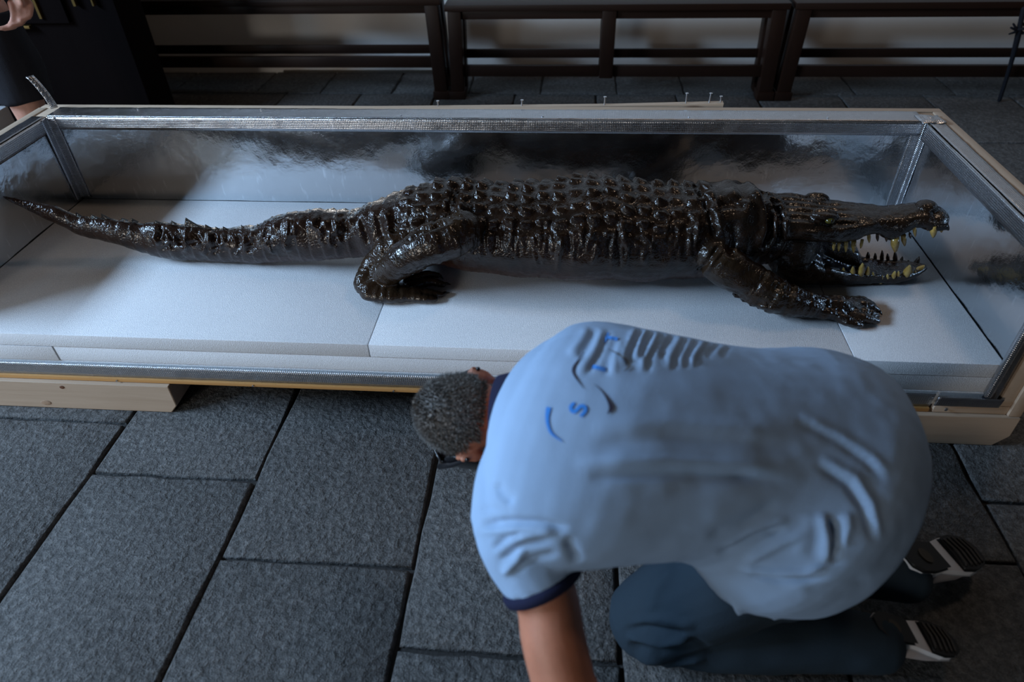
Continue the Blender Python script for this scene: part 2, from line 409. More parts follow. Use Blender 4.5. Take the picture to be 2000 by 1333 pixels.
# insulation panels behind the foil: top rims
board('rim_batten', (-1.97, 1.227, 2.335, 2.413, .13, .600), PINE)
board('rim_batten', (1.192, 1.227, YF - .012, 2.334, .143, .600), PINEY)
board('rim_batten', (-1.971, -1.93, YF - .012, 2.334, .13, .600), PINEY)
def sheet(name, fn, nu, nv, m, amp=.0035, sc=9, th=.002):
    """crinkled foil sheet: fn(u, v) -> point, given a normal direction"""
    U, W = np.meshgrid(np.linspace(0, 1, nu), np.linspace(0, 1, nv), indexing='ij'); U = U.ravel(); W = W.ravel()
    P = fn(U, W); du = fn(U + 1e-3, W) - P; dv = np.where((W > .5)[:, None], P - fn(U, W - 1e-3), fn(U, W + 1e-3) - P); N = np.cross(du, dv); N /= np.linalg.norm(N, axis=1, keepdims=True)
    f = vnoise(P, sc) * .6 + vnoise(P, sc * 2.7) * .28 + vnoise(P, sc * 6) * .12
    P = P + N * (f * amp)[:, None]; B = P - N * th
    i = np.arange((nu - 1) * (nv - 1)); a = (i // (nv - 1)) * nv + i % (nv - 1); n = nu * nv
    Q = np.c_[a, a + nv, a + nv + 1, a + 1]
    edge = [j for j in range(nv)] ; F = [Q, Q[:, ::-1] + n]
    ring = list(range(0, nu * nv, nv)); 
    bd = [k * nv for k in range(nu)] + [(nu - 1) * nv + k for k in range(1, nv)] + [k * nv + nv - 1 for k in range(nu - 2, -1, -1)] + [k for k in range(nv - 2, 0, -1)]
    bd = np.array(bd); nx = np.roll(bd, -1); F.append(np.c_[nx, bd, bd + n, nx + n])
    return quad_obj(name, np.vstack([P, B]), np.vstack(F), m, crate)
def A(*c): return np.stack([x * np.ones_like(c[-1]) if np.ndim(x) == 0 else x for x in c], 1)
XLi, XRi = XL, XR
sheet('foil_lining', lambda u, v: A(XL + (XR - XL) * u, YB + .014 * 0 * v, .13 + (ZR - .13) * v), 240, 40, FOIL, .0022, 7)
sheet('foil_lining', lambda u, v: A(XR + 0 * v, YB - (YB - YF) * u, .145 + (ZR - .145) * v), 80, 40, FOIL, .0022, 7)
sheet('foil_lining', lambda u, v: A(XL + 0 * v, YF + (YB - YF) * u, .13 + (ZR - .13) * v), 80, 40, FOIL, .0022, 7)
# tape over the rims: flat top and a band down the inside
sheet('rim_tape', lambda u, v: A(XL + (XR - XL) * u, 2.404 - .088 * v, .6065 + 0 * u), 200, 8, TAPE, .0012, 30)
sheet('rim_tape', lambda u, v: A(XR + .052 - .046 * v, YB - (YB - YF) * u, .6065 + 0 * u), 90, 6, TAPE, .0012, 30)
sheet('rim_tape', lambda u, v: A(XL - .052 + .044 * v, YF + (YB - YF) * u, .6065 + 0 * u), 90, 6, TAPE, .0012, 30)
sheet('inner_tape', lambda u, v: A(XL + .006 + (XR - XL - .012) * u, YB - .0045 + 0 * v, .562 + .046 * v), 200, 6, TAPE, .0008, 30)
sheet('inner_tape', lambda u, v: A(XR - .0045 + 0 * v, YB - .01 - (YB - YF - .01) * u, .552 + .056 * v), 90, 6, TAPE, .0008, 30)
sheet('inner_tape', lambda u, v: A(XL + .0045 + 0 * v, YF + (YB - YF - .01) * u, .556 + .052 * v), 90, 6, TAPE, .0008, 30)
# tape down the two back corners
for s, xc in ((1, XL), (-1, XR)):
    sheet('corner_tape', lambda u, v, s=s, xc=xc: A(xc + s * (.004 + .034 * np.clip(v * 2 - 1, 0, 1)), YB - .004 - .034 * np.clip(1 - v * 2, 0, 1), .285 + .323 * u), 50, 9, TAPE, .001, 30)
sheet('corner_patch', lambda u, v: A(XR - .02 + .075 * u, YB - .02 + .075 * v, .610 + .01 * np.sin(u * 3) * np.sin(v * 3)), 12, 12, TAPE, .006, 40)
# front edge: foil band under the foam, and the tube of foil at the open right end
sheet('front_tape', lambda u, v: A(-2.0 + 3.02 * u + 0 * v, YF - .006 - .004 * v, .127 + .05 * v), 200, 6, m_foil('front_foil_tape', .34, True, (.42, .45, .5)), .0012, 30)
sheet('front_tape', lambda u, v: A(1.021 + .17 * u + 0 * v, YF - .02 - .004 * v, .144 + .034 * v), 20, 6, m_foil('front_foil_tape_end', .4, True, (.3, .3, .32)), .001, 30)
sheet('end_tape', lambda u, v: A(XR - .008 + .03 * u, YF - .006 + 0 * v, .15 + .455 * v), 5, 40, TAPE, .001, 30)
mesh_obj('foil_tube', *tube([(1.151, YF - .012, .185), (1.153, YF - .012, .4), (1.155, YF - .012, .604)], [.011, .011, .011], 12), TAPE, crate, True)
mesh_obj('tube_end', *tube([(1.151, YF - .012, .170), (1.151, YF - .012, .1745)], .010, 10, up=(0, 1, 0), cap=False), BLACKCLOTH, crate)  # black cap stands in for the shade inside the hollow tube
def nail(p, d, r=.0022, l=.03, parent=crate, name='nail'):
    p = np.array(p); d = unit(d)
    V, F = join([tube([p, p + d * l], r, 8, up=(.3, 1, .2), cap=False), tube([p + d * l, p + d * (l + .0015)], r * 2.1, 8, up=(.3, 1, .2), cap=False)])
    return mesh_obj(name, V, F, STEEL, parent)
for x in (-1.36, -1.0 + .07, -.5, 0.05): nail((x, YF - .012, .119), (0, -1, 0), .0014, .003)
nail((1.06, YF - .014, .128), (0, -1, 0), .0022, .003)
for x in (-1.6, -1.13, -.6, -.1, .4, .86): nail((x, 2.39 - .05 * (x > -1), .607), (0, 0, 1), .0018, .002)
# loose end of tape standing at the far left corner
sheet('tape_end', lambda u, v: A(-1.932 - .012 * u - .03 * u * u + .016 * (v - .5), 2.40 + .02 * (v - .5), .606 + .118 * u), 16, 4, TAPE, .002, 30)
# crocodile's bed of foam
FG = 'white foam sheets in the crate'
def foam(x0, x1, y0, y1, z0, z1, lab):
    o = boxo('foam_sheet', (x0, x1, y0, y1, z0, z1), FOAM, None, .003); return tag(o, lab, 'foam', FG)
foam(XL + .003, -.5575, YF + .002, YB - .0022, .2345, .28, 'white foam sheet under the tail, topmost at the left end of the crate')
foam(-.5555, .780, YF + .002, YB - .0022, .2345, .28, 'white foam sheet under the crocodile belly, topmost in the middle of the crate')
foam(.782, 1.1655, YF + .002, YB - .0022, .2345, .28, 'white foam sheet under the snout, topmost at the right end of the crate')
foam(XL + .003, -1.527, YF + .002, YB - .0022, .1785, .233, 'short white foam offcut in the lower layer at the left end of the crate')
foam(-1.5245, 1.1655, YF + .004, YB - .0022, .1785, .233, 'long white foam sheet of the lower layer, beneath the other sheets')
foam(XL + .006, 1.16, YF + .004, YB - .008, .1275, .177, 'bottom white foam sheet hidden behind the front foil band')

# timbers under the crate
def beam(x0, x1, y0, y1, z1, c0, c1, lab):
    n = 'beam'
    poly = [(x0 + c0, 0), (x1 - c1, 0), (x1, c1 * 1.15), (x1 - .0, z1), (x0, z1), (x0, c0 * 1.15)]
    V, F = prism(poly, 'y', y0, y1)
    import bmesh
    o = mesh_obj('beam', V, F, PINE, None, True, 35)
    b = o.modifiers.new('b', 'BEVEL'); b.width = .003; b.segments = 2; b.limit_method = 'ANGLE'
    return tag(o, lab, 'timber', 'pine beams under the crate')
kb = beam(-3.3, -1.195, 1.437, 1.55, .1105, .02, .026, 'knotty pine beam under the front left of the crate, end showing on the stones')
KNOT = plain('pine_knot', (.14, .055, .025), .6, var=.4, vscale=160); KNOT2 = plain('pine_knot_pale', (.40, .27, .18), .7, var=.25, vscale=120)
for (a, b_), w, h, m in (((121, 757), .0085, .0065, KNOT), ((90, 787), .018, .010, KNOT2)):
    c = aty(a, b_, 1.4365); mesh_obj('knot', *ellipsoid(c, [(w, 0, .001), (0, .0012, 0), (0, 0, h)], 16, 8), m, kb, True)
beam(.35, 1.262, 1.437, 1.55, .1105, .02, .035, 'pine beam under the front right of the crate, beside the kneeling man')
beam(-1.96, -1.2, 2.30, 2.42, .1105, .02, .02, 'pine beam under the back left of the crate')
beam(.35, 1.25, 2.30, 2.42, .1105, .02, .02, 'pine beam under the back right of the crate')

# nailed lid plank leaning behind
lid = thing('lid_board', 'pale lid board with nails sticking up, standing behind the crate', 'board', (0, 2.5, 0))
V, F = prism([(-.95, 0), (.535, 0), (.535, .612), (.15, .601), (-.95, .585)], 'y', 2.462, 2.486)
mesh_obj('plank', V, F, PINE, lid)
for x, l in ((-.491, .022), (-.182, .022), (.117, .03), (.405, .036), (.486, .034), (.526, .022)):
    zt = .601 + (x - .15) * (.011 / .385 if x > .15 else .0145)
    nail((x, 2.474, zt - .002), (random.uniform(-.06, .06), 0, 1), .0028, l, lid)

# ================================================================ BENCHES
def bench(x0, x1, lab, mids=(), zs=0.0, feet=True):
    b = thing('bench', lab, 'bench', ((x0 + x1) / 2, 4.45, 0), 'dark benches along the wall')
    boxo('seat', (x0, x1, 4.2, 4.43, .505 + zs, .54 + zs), OAK, b, .006)
    boxo('apron', (x0 + .07, x1 - .07, 4.235, 4.262, .455 + zs, .5045 + zs), OAK, b, .004)
    for x in [x0 + .04] + list(mids) + [x1 - .04]:
        for y, splay in ((4.25, -.02), (4.395, .0)):
            m_ = x in mids; o = boxo('post' if m_ else 'leg', (x - .04, x + .04, y - .04, y + .04, .128 if m_ else 0, .5045 + zs), OAKV, b, .006)
            d = .03 if x > x1 - .1 else (-.03 if x < x0 + .1 else 0)
            shear(o, lambda X, Y, Z, d=d: (X - d * Z * 1.0, Y, Z))
            if y < 4.3 and not m_: 
                f = boxo('foot', (x - .05, x + .05, y - .052, y + .052, 0, .05), OAKV, o, .006)
    xs = [x0 + .04] + list(mids) + [x1 - .04]
    for a, c in zip(xs[:-1], xs[1:]):
        boxo('stretcher', (a + .041, c - .041, 4.235, 4.265, .13 + zs * 1.5, .195 + zs * 1.5), OAK, b, .004)
    boxo('stretcher', (x0 + .085, x1 - .085, 4.385, 4.405, .195 + zs * .75, .247 + zs * .75), OAK, b, .004)
    return b
bench(-2.86, -.768, 'dark wooden bench at the left, running from the cabinet to the double legs', zs=.035)
bench(-.748, 1.19, 'dark wooden bench with a middle leg, between the two double legs', mids=(.197,))
bench(1.215, 3.6, 'dark wooden bench at the right, where the black cord hangs')
rope = [(2.40, 4.18, .507), (2.41, 4.175, .44), (2.43, 4.18, .36), (2.455, 4.19, .24), (2.475, 4.2, .12), (2.485, 4.2, .012)]
P, R = interp_path(rope, [.013, .013, .015, .012, .011, .011], 30)
cord = thing('cord', 'black knotted cord hanging from the right bench to the floor', 'cord', (2.48, 4.2, 0))
mesh_obj('strand', *tube(P, R, 10), BLACKCLOTH, cord, True)
kn = [tube(*interp_path([(2.425 + .022 * math.cos(a), 4.178 + .02 * math.sin(a) , .385 + .006 * a) for a in np.linspace(0, 8, 14)], [.008] * 14, 40), 8)]
for d in ((-.05, -.01, .02), (-.045, -.01, -.012), (-.04, .0, .036)): kn.append(tube([(2.41, 4.17, .40), (2.41 + d[0] * .6, 4.168 + d[1], .40 + d[2] * .6), (2.41 + d[0], 4.165 + d[1], .40 + d[2])], [.008, .006, .005], 8))
mesh_obj('knot', *join(kn), BLACKCLOTH, cord, True)

# cabinet in the dark corner, with gilt mouldings
cab = thing('cabinet', 'tall black wooden cabinet with gilt mouldings in the dark corner behind the crate', 'cabinet', (-3.1, 4.0, 0))
BLK = m_wood('black_lacquer', (.003, .002, .002), (.006, .004, .004), 'z', .9); BLK.node_tree.nodes['Principled BSDF'].inputs['Specular IOR Level'].default_value = .04
boxo('carcass', (-4.2, -2.30, 3.56, 3.80, .0, 1.9), BLK, cab, .01)
boxo('plinth', (-4.22, -2.28, 3.53, 3.558, .0, .12), BLK, cab, .006)
boxo('cornice', (-4.24, -2.26, 3.5, 3.84, 1.902, 1.98), BLK, cab, .01)
for x in (-3.62, -2.89, ): 
    boxo('door', (x - .33, x + .33, 3.535, 3.559, .62, 1.8), BLK, cab, .004)
for a in ((-2.70, -2.685, 3.52, 3.545, .645, 1.7), (-3.03, -3.015, 3.52, 3.545, .62, 1.7), (-2.50, -2.485, 3.53, 3.555, .7, 1.7), (-2.40, -2.39, 3.53, 3.555, .7, 1.7)):
    boxo('gilt_strip', a, BRASS, cab, .003)
boxo('gilt_strip', (-2.90, -2.775, 3.52, 3.545, .598, .612), BRASS, cab, .003)
OFX, _, OFZ = aty(15, 206, 3.4)
tag(boxo('foam_offcut', (-3.55, OFX, 2.95, 3.4, .0, OFZ), FOAM, None, .01), 'white foam block on the floor behind the man in black', 'foam')

# ================================================================ CROCODILE
YC = 1.88
# measured stations along the back: (pixel column, top row, belly row)
ST = [(8,383,388),(60,391,415),(117,406,441),(156,422,461),(215,424,476),(273,433,494),(332,434,506),(390,441,513),(429,447,517),(468,447,518),(507,440,517),(546,426,513),(585,410,511),(624,408,509),(663,412,504),(698,408,502),(755,388,502),(800,372,505),(850,356,515),(890,351,523),(920,358,527),(1010,356,540),(1100,350,545),(1150,342,546),(1200,350,546),(1280,359,547),(1340,362,544),(1400,352,535),(1440,358,525),(1470,372,520),(1510,384,515)]
BX, BZ, BB, BK = [], [], [], []
for px, ya, yb in ST:
    k = np.interp(px, [0, 400, 700, 850, 1000, 1350, 1500], [.62, .72, .95, 1.12, 1.22, 1.18, 1.1])
    a, b = unit(fray(px, ya)), unit(fray(px, yb)); m = (a + b) / 2; t = YC / m[1]; p = CAM + t * m
    e = math.acos(min(1, a @ b)) / 2 * np.linalg.norm(t * m); th = math.asin(-m[2] / np.linalg.norm(m))
    BX.append(p[0]); BZ.append(p[2]); BB.append(e / math.hypot(k * math.sin(th), math.cos(th))); BK.append(k)
BX, BZ, BB, BK = map(np.array, (BX, BZ, BB, BK))
BZ = np.maximum(BZ, .2815 + BB)
xs = np.linspace(BX[0], BX[-1], 150); zc_ = np.interp(xs, BX, BZ); bb_ = np.interp(xs, BX, BB); kk_ = np.interp(xs, BX, BK)
for _ in range(2):
    zc_[1:-1] = (zc_[:-2] + 2 * zc_[1:-1] + zc_[2:]) / 4; bb_[1:-1] = (bb_[:-2] + 2 * bb_[1:-1] + bb_[2:]) / 4
shapes = [tube(np.c_[xs, YC + 0 * xs, zc_], bb_, 40, (0, 0, 1), kk_)]
def px_tube(st, n=18, k=1.0, **kw):
    """(pixel x, pixel y, 'z' or 'y', value, radius)"""
    P = [atz(a, b, v) if w == 'z' else aty(a, b, v) for a, b, w, v, r in st]; R = [s[4] for s in st]
    P, R = interp_path(P, R, max(8, 5 * len(st))); return tube(P, R, n, k=k, **kw), P, R
def sq_loft(rows, n=28, p=2.8):
    """rows of (x, yc, half width, bottom z, top z): rounded-box sections"""
    V = []; F = []
    for x, yc, w, a, b in rows:
        for j in range(n):
            t = 2 * math.pi * j / n; c, s = math.cos(t), math.sin(t)
            V.append((x, yc + w * math.copysign(abs(c) ** (2 / p), c), (a + b) / 2 + (b - a) / 2 * math.copysign(abs(s) ** (2 / p), s)))
    m = len(rows); F = [(i * n + j, i * n + (j + 1) % n, (i + 1) * n + (j + 1) % n, (i + 1) * n + j) for i in range(m - 1) for j in range(n)]
    return V, F + [tuple(range(n))[::-1], tuple(range((m - 1) * n, m * n))]
HY = 1.87
HWx = [.55, .62, .70, .76, .80, .86, .92, .965, 1.0, 1.04, 1.075, 1.10, 1.116]
HWu = [.095, .106, .110, .102, .090, .072, .062, .060, .049, .054, .053, .042, .016]
hw = lambda x: np.interp(x, HWx, HWu)
LWu = [.09, .10, .098, .088, .079, .068, .058, .053, .050, .046, .030, .01, .005]
lw = lambda x: np.interp(x, HWx, LWu)
UT = [(1500,384),(1520,383),(1560,384),(1600,390),(1620,395),(1650,397),(1680,398),(1710,401),(1740,403),(1760,402),(1780,399),(1800,397),(1815,399),(1830,405),(1842,415),(1849,424)]
UL = [(1500,470),(1560,474),(1594,477),(1625,480),(1652,478),(1675,474),(1688,466),(1702,460),(1720,461),(1733,468),(1747,474),(1760,467),(1772,460),(1787,449),(1801,446),(1810,450),(1823,453),(1837,451),(1849,444)]
LT = [(1500,500),(1545,505),(1576,511),(1607,524),(1648,536),(1675,537),(1697,537),(1733,540),(1765,535),(1794,530),(1803,526)]
LB = [(1500,530),(1540,556),(1576,565),(1630,566),(1675,562),(1720,557),(1754,549),(1787,540),(1799,532),(1803,528)]
I = lambda T, p: np.interp(p, [a for a, b in T], [b for a, b in T])
rows = []
for p in np.linspace(1500, 1849, 60):
    x = aty(p, I(UT, p), HY)[0]; w = hw(x)
    zt = aty(p, I(UT, p), HY + .45 * w)[2]; zb = aty(p, I(UL, p), HY - .92 * w)[2]
    rows.append((x, HY, w, min(zb - .008, zt - .02), zt))
rows.append((rows[-1][0] + .006, HY, .008, rows[-1][3] + .012, rows[-1][4] - .01)); UROWS = rows[:-1]
shapes.append(sq_loft(rows))
rows = []
for p in np.linspace(1500, 1803, 50):
    x = aty(p, I(LT, p), HY)[0]; w = lw(x)
    zt = aty(p, I(LT, p), HY - .92 * w)[2]; zb = max(.283, aty(p, I(LB, p), HY - .6 * w)[2])
    rows.append((x, HY, w, zb, max(zt, zb + .012)))
LROWS = rows
shapes.append(sq_loft(rows))
wedge = []
for p in np.linspace(1520, 1682, 16):
    x = aty(p, I(LT, p), HY)[0]; f = (p - 1520) / 162; ua = np.interp(x, [r[0] for r in UROWS], [r[3] for r in UROWS]); lb = np.interp(x, [r[0] for r in LROWS], [r[4] for r in LROWS])
    wedge.append((x, HY + .3 * lw(x), lw(x) * .62, lb - .012, (ua + .012) * (1 - f ** 3) + (lb + .004) * f ** 3))
shapes.append(sq_loft(wedge, 20, 2.4))
# raised gum along both sides of the lower jaw, cheek, brow ridges, nostril mound
for s in (-1, 1):
    shapes.append(tube([(r[0], HY + s * (r[2] - .011), r[4] - .008) for r in rows[16::3]], [.0095] * len(rows[16::3]), 10))
c = aty(1543, 468, HY); shapes.append(ellipsoid(c, [(.085, 0, 0), (0, .103, 0), (0, 0, .088)], 28, 18))
c = aty(1572, 500, HY); shapes.append(ellipsoid(c, [(.05, 0, -.01), (0, .088, 0), (.0, 0, .062)], 24, 16))
EYE = aty(1619, 430, HY - .083)
shapes.append(ellipsoid(aty(1612, 421, HY - .070), [(.040, 0, -.004), (0, .022, 0), (0, 0, .017)], 20, 12))
shapes.append(ellipsoid(aty(1597, 389, HY + .066), [(.036, 0, -.004), (0, .022, 0), (0, 0, .017)], 20, 12))
shapes.append(ellipsoid(aty(1822, 424, HY - .005), [(.042, 0, 0), (0, .050, 0), (0, 0, .029)], 24, 14))
shapes.append(ellipsoid(aty(1810, 402, HY), [(.03, 0, 0), (0, .03, 0), (0, 0, .014)], 20, 12))
# limbs on the near side
limbs = []
def limb(st, **kw):
    s, P, R = px_tube(st, **kw); shapes.append(s); limbs.append((P, R)); return P, R
limb([(1385,490,'z',.43,.060),(1418,522,'z',.41,.058),(1470,552,'z',.375,.055),(1512,578,'z',.35,.052),(1560,592,'z',.335,.042),(1602,599,'z',.318,.033),(1640,602,'z',.311,.034)])
limb([(1600,600,'z',.315,.028),(1635,601,'z',.308,.025),(1668,604,'z',.303,.020)], k=1.7)
FT = [((1628,612),(1655,628),(1681,636)), ((1648,612),(1685,621),(1713,627)), ((1652,604),(1690,610),(1712,617)), ((1650,597),(1690,597),(1713,606)), ((1645,590),(1680,587),(1703,594))]
for a, b, c in FT: limb([(*a,'z',.304,.016),(*b,'z',.303,.0145),(*c,'z',.294,.0095)])
limb([(905,452,'y',1.735,.058),(880,464,'y',1.705,.062),(832,482,'y',1.685,.060),(785,510,'y',1.685,.050),(745,544,'z',.332,.042),(724,566,'z',.315,.034)])
limb([(800,462,'y',1.80,.05),(760,488,'y',1.77,.045),(728,522,'z',.352,.036),(710,556,'z',.320,.033)])
limb([(722,568,'z',.312,.030),(765,574,'z',.306,.027),(815,573,'z',.301,.020)], k=1.35)
HT = [((790,580),(825,583),(850,585)), ((800,574),(838,573),(862,576)), ((800,560),(840,551),(866,556)), ((795,552),(830,537),(856,538))]
for a, b, c in HT: limb([(*a,'z',.300,.016),(*b,'z',.300,.014),(*c,'z',.293,.0095)])
# limbs on the far side
for P, R in limbs[7:]:
    Q = P.copy(); Q[:, 1] = 2 * YC - Q[:, 1]; Q[:, 2] = .28 + (Q[:, 2] - .28) * np.where(Q[:, 2] > .33, .72, 1); shapes.append(tube(Q, R, 14))
fl_ = interp_path([(.46, 2.02, .40), (.40, 2.09, .36), (.33, 2.12, .33), (.25, 2.13, .312)], [.055, .05, .04, .03], 18); shapes.append(tube(*fl_, 14))
for d in (-.03, -.01, .012, .032): shapes.append(tube([(.27, 2.13 + d * .5, .305), (.21, 2.13 + d, .302), (.17, 2.13 + d * 1.4, .293)], [.016, .014, .009], 10))

V, Q = remesh(shapes, .0042, 3)
# ---- hide: scutes, rings, folds
def body_coords(V):
    x = V[:, 0]; b = np.interp(x, xs, bb_); k = np.interp(x, xs, kk_); z = np.interp(x, xs, zc_)
    dy, dz = (V[:, 1] - YC) / k, V[:, 2] - z
    return x, b, np.hypot(dy, dz) / np.maximum(b, .004), np.arctan2(-dy, dz)
x, b, rr, ph = body_coords(V)
limbd = np.full(len(V), 9.); limbt = np.zeros(len(V)); limbr = np.full(len(V), .04)
for P, R in limbs:
    L = np.r_[0, np.cumsum(np.linalg.norm(np.diff(P, axis=0), axis=1))]
    for i in range(len(P)):
        near = (np.abs(V[:, 0] - P[i, 0]) < .09)
        d = np.linalg.norm(V[near] - P[i], axis=1) / R[i]; idx = np.where(near)[0]; m = d < limbd[idx]
        limbd[idx[m]] = d[m]; limbt[idx[m]] = L[i]; limbr[idx[m]] = R[i]
on_limb = (limbd < 1.35) & (rr > 1.02) & (x < 1.0)
body = sstep(1.28, 1.12, rr) * (x < .60) * (~on_limb)
head = x > .585
N = vnormals(V, Q); D = np.zeros(len(V))
# back plates
u = (x + .52) / .0475 + .22 * vnoise(V, 7); col = np.floor(u); fu = u - col - .5
w = ph * b / .0405 + .25 * vnoise(V, 9) + .22 * (col % 2); row = np.floor(w + .5); fw = w - row
amp = .55 + .9 * _h(col.astype(int) + 50, row.astype(int) + 50, (col * 0 + 3).astype(int))
plate = sstep(1.0, .25, (fu / .47) ** 2 + (fw / .46) ** 2)
keel = np.clip(1 - np.abs(fw) * 2.6, 0, 1) * np.clip(.75 - fu * 1.3, 0, 1.2)
region = sstep(-.53, -.46, x) * sstep(.44, .38, x) * sstep(1.22, .95, np.abs(ph)) * body
D += region * amp * (.0045 * plate + .0105 * keel * plate)
# neck plates: six large
for nx, nph in ((.47, .25), (.47, -.25), (.50, .7), (.50, -.7), (.53, .25), (.53, -.25)):
    q = np.exp(-(((x - nx) / .02) ** 2 + ((ph - nph) * b / .026) ** 2)); D += body * .012 * q
# rump and tail: double crest plates, then rings
u2 = (x + 2) / .041; c2 = np.floor(u2); f2 = u2 - c2 - .5
tailm = sstep(-.44, -.56, x) * body
cr = np.exp(-((np.abs(ph) - .62) / .2) ** 2) * np.clip(1 - np.abs(f2 + .1) * 2.4, 0, 1)
D += tailm * sstep(-1.12, -.95, x) * .010 * cr * .8 * (.4 + _h(c2.astype(int), (ph > 0).astype(int) + 7, c2.astype(int) * 0))
D += tailm * (.0028 * (.5 - f2) - .0014) * np.clip(b / .06, .3, 1.2) * sstep(2.9, 2.0, np.abs(ph))
D += tailm * np.clip(b / .06, .2, 1.3) * (.0045 * vnoise(V, 15) + .0022 * vnoise(V * np.array([1, .4, .4]), 45))
# flank: drying wrinkles that run down the side, belly rows
fl2 = body * sstep(-.5, -.4, x) * sstep(.8, 1.2, np.abs(ph)) * sstep(2.75, 2.1, np.abs(ph))
wr = vnoise(np.c_[x * 42, ph * 2.2, V[:, 1] * 6], 1); D += fl2 * (.0024 * (1 - 2 * np.abs(wr)) + .005 * vnoise(V, 9))
D += body * .004 * vnoise(V, 13) + (body + .6 * head) * .0011 * vnoise(V, 70)
bel = body * sstep(2.0, 2.3, np.abs(ph)); D -= bel * .0012 * (np.abs((x / .03) % 1 - .5) > .43)
# limbs: ring wrinkles
sa = (limbt / .017 + .45 * vnoise(V, 12)) % 1
D += on_limb * np.clip(limbr / .045, .28, 1) * (.0055 * (sa - .5) * sstep(0, .2, 1 - sa) + .0022 * vnoise(V, 28) + .002 * vnoise(V, 60))
# head: pebbled skin, ridges along the skull
D += head * (.0016 * vnoise(V, 38) + .0009 * vnoise(V, 90))
hr = head * sstep(.84, .78, x) * (N[:, 2] > .3); D += hr * .003 * np.sin((V[:, 1] - HY) * 190)
V = V + N * D[:, None]
R_ = random.Random(3); fold = []
fold += [([(1464,352),(1488,372),(1503,410),(1506,450),(1492,492)], 6, -.016), ([(1452,352),(1474,372),(1489,410),(1492,450),(1478,490)], 8, .012),
         ([(1488,376),(1510,392),(1524,425),(1523,462),(1500,505)], 5, -.011), ([(1481,376),(1502,392),(1514,425),(1514,462),(1495,498)], 5, .010), ([(1498,380),(1522,396),(1536,428),(1534,466),(1512,510)], 6, .007),
         ([(1352,352),(1372,378),(1386,420),(1396,470)], 7, -.014), ([(1366,350),(1388,378),(1402,420),(1412,462)], 8, .010),
         ([(1400,400),(1430,395),(1460,402)], 8, -.012), ([(1430,430),(1436,470),(1428,505)], 12, -.014), ([(1440,402),(1452,395),(1470,400)], 5, .008),
         ([(1356,540),(1380,512),(1405,478)], 4, -.010), ([(1366,545),(1388,520),(1412,486)], 5, .006),
         ([(893,360),(880,400),(874,428)], 8, -.014), ([(880,430),(850,440),(815,455),(790,475)], 5, -.012), ([(905,380),(898,410),(905,440)], 6, .008),
         ([(1640,448),(1680,444),(1720,436)], 5, .004), ([(1560,455),(1600,452),(1640,455)], 5, .006), ([(1530,520),(1580,515),(1620,532),(1660,545)], 7, .006), ([(1590,440),(1606,438),(1626,441)], 2.5, -.006),
         ([(1450,588),(1490,600),(1530,606)], 4, .004), ([(700,420),(712,450),(722,480)], 6, -.008), ([(735,420),(744,450),(752,480)], 6, -.008), ([(770,405),(772,430),(765,458)], 8, -.010), ([(752,412),(760,440),(762,470)], 6, .008)]
for i in range(70):
    px = R_.uniform(885, 1370); py = R_.uniform(415, 470); l = R_.uniform(25, 70); s = R_.uniform(-.25, .25)
    fold.append(([(px, py), (px + s * l * .5 + R_.uniform(-4, 4), py + l * .5), (px + s * l, py + l)], R_.uniform(2.5, 5), R_.choice((-.005, .005, .004))))
for i in range(60):
    px = R_.uniform(290, 690); f = (px - 290) / 400; yt = I([(q[0], q[1]) for q in ST], px); yb = I([(q[0], q[2]) for q in ST], px); l = yb - yt
    py = yt + R_.uniform(.05, .4) * l; fold.append(([(px, py), (px + R_.uniform(-10, 10), py + l * .22), (px + R_.uniform(-14, 14), py + l * .4)], R_.uniform(2.5, 6), R_.choice((-.007, .006, .008))))
def sculpt_all(V, Q, strokes):
    N = vnormals(V, Q); px, py, _ = proj(V); face = sstep(0, .3, np.einsum('ij,ij->i', N, CAM - V) / np.linalg.norm(CAM - V, axis=1)); D = np.zeros(len(V))
    for L, w, amp in strokes:
        L = np.array(L, float); m = (px > L[:, 0].min() - 3 * w) & (px < L[:, 0].max() + 3 * w) & (py > L[:, 1].min() - 3 * w) & (py < L[:, 1].max() + 3 * w)
        if not m.any(): continue
        d, t, _s = polyd(px[m], py[m], L); D[m] += amp * np.exp(-(d / w) ** 2) * np.clip(4 * t * (1 - t) * 1.8, 0, 1)
    return V + N * (D * face)[:, None]
V = sculpt_all(V, Q, fold)
x, b, rr, ph = body_coords(V)
tint = np.tile([.012, .007, .0045], (len(V), 1))
bw = (sstep(1.75, 2.35, np.abs(ph)) * body * sstep(-1.3, -.9, x))[:, None]; tint = tint * (1 - bw) + bw * np.array([.045, .018, .013])
tw = (tailm * .4)[:, None]; tint = tint * (1 - tw) + tw * np.array([.020, .010, .008])
lwt = (on_limb * sstep(.2, .7, vnoise(V, 8) * .5 + .5) * .8)[:, None]; tint = tint * (1 - lwt) + lwt * np.array([.024, .014, .007])
inm = head & (x < 1.06) & (np.abs(V[:, 1] - HY) < lw(x) - .012) & (V[:, 2] < .47) & (N[:, 2] > .2) & (V[:, 2] > .29); tint[inm] = (.012, .006, .006)
V[:, 2] = np.maximum(V[:, 2], .2803)
croc = thing('crocodile', 'varnished dark brown stuffed crocodile with open jaws lying on white foam', 'crocodile', (0, YC, .281))
quad_obj('body', V, Q, HIDE, croc, tint)
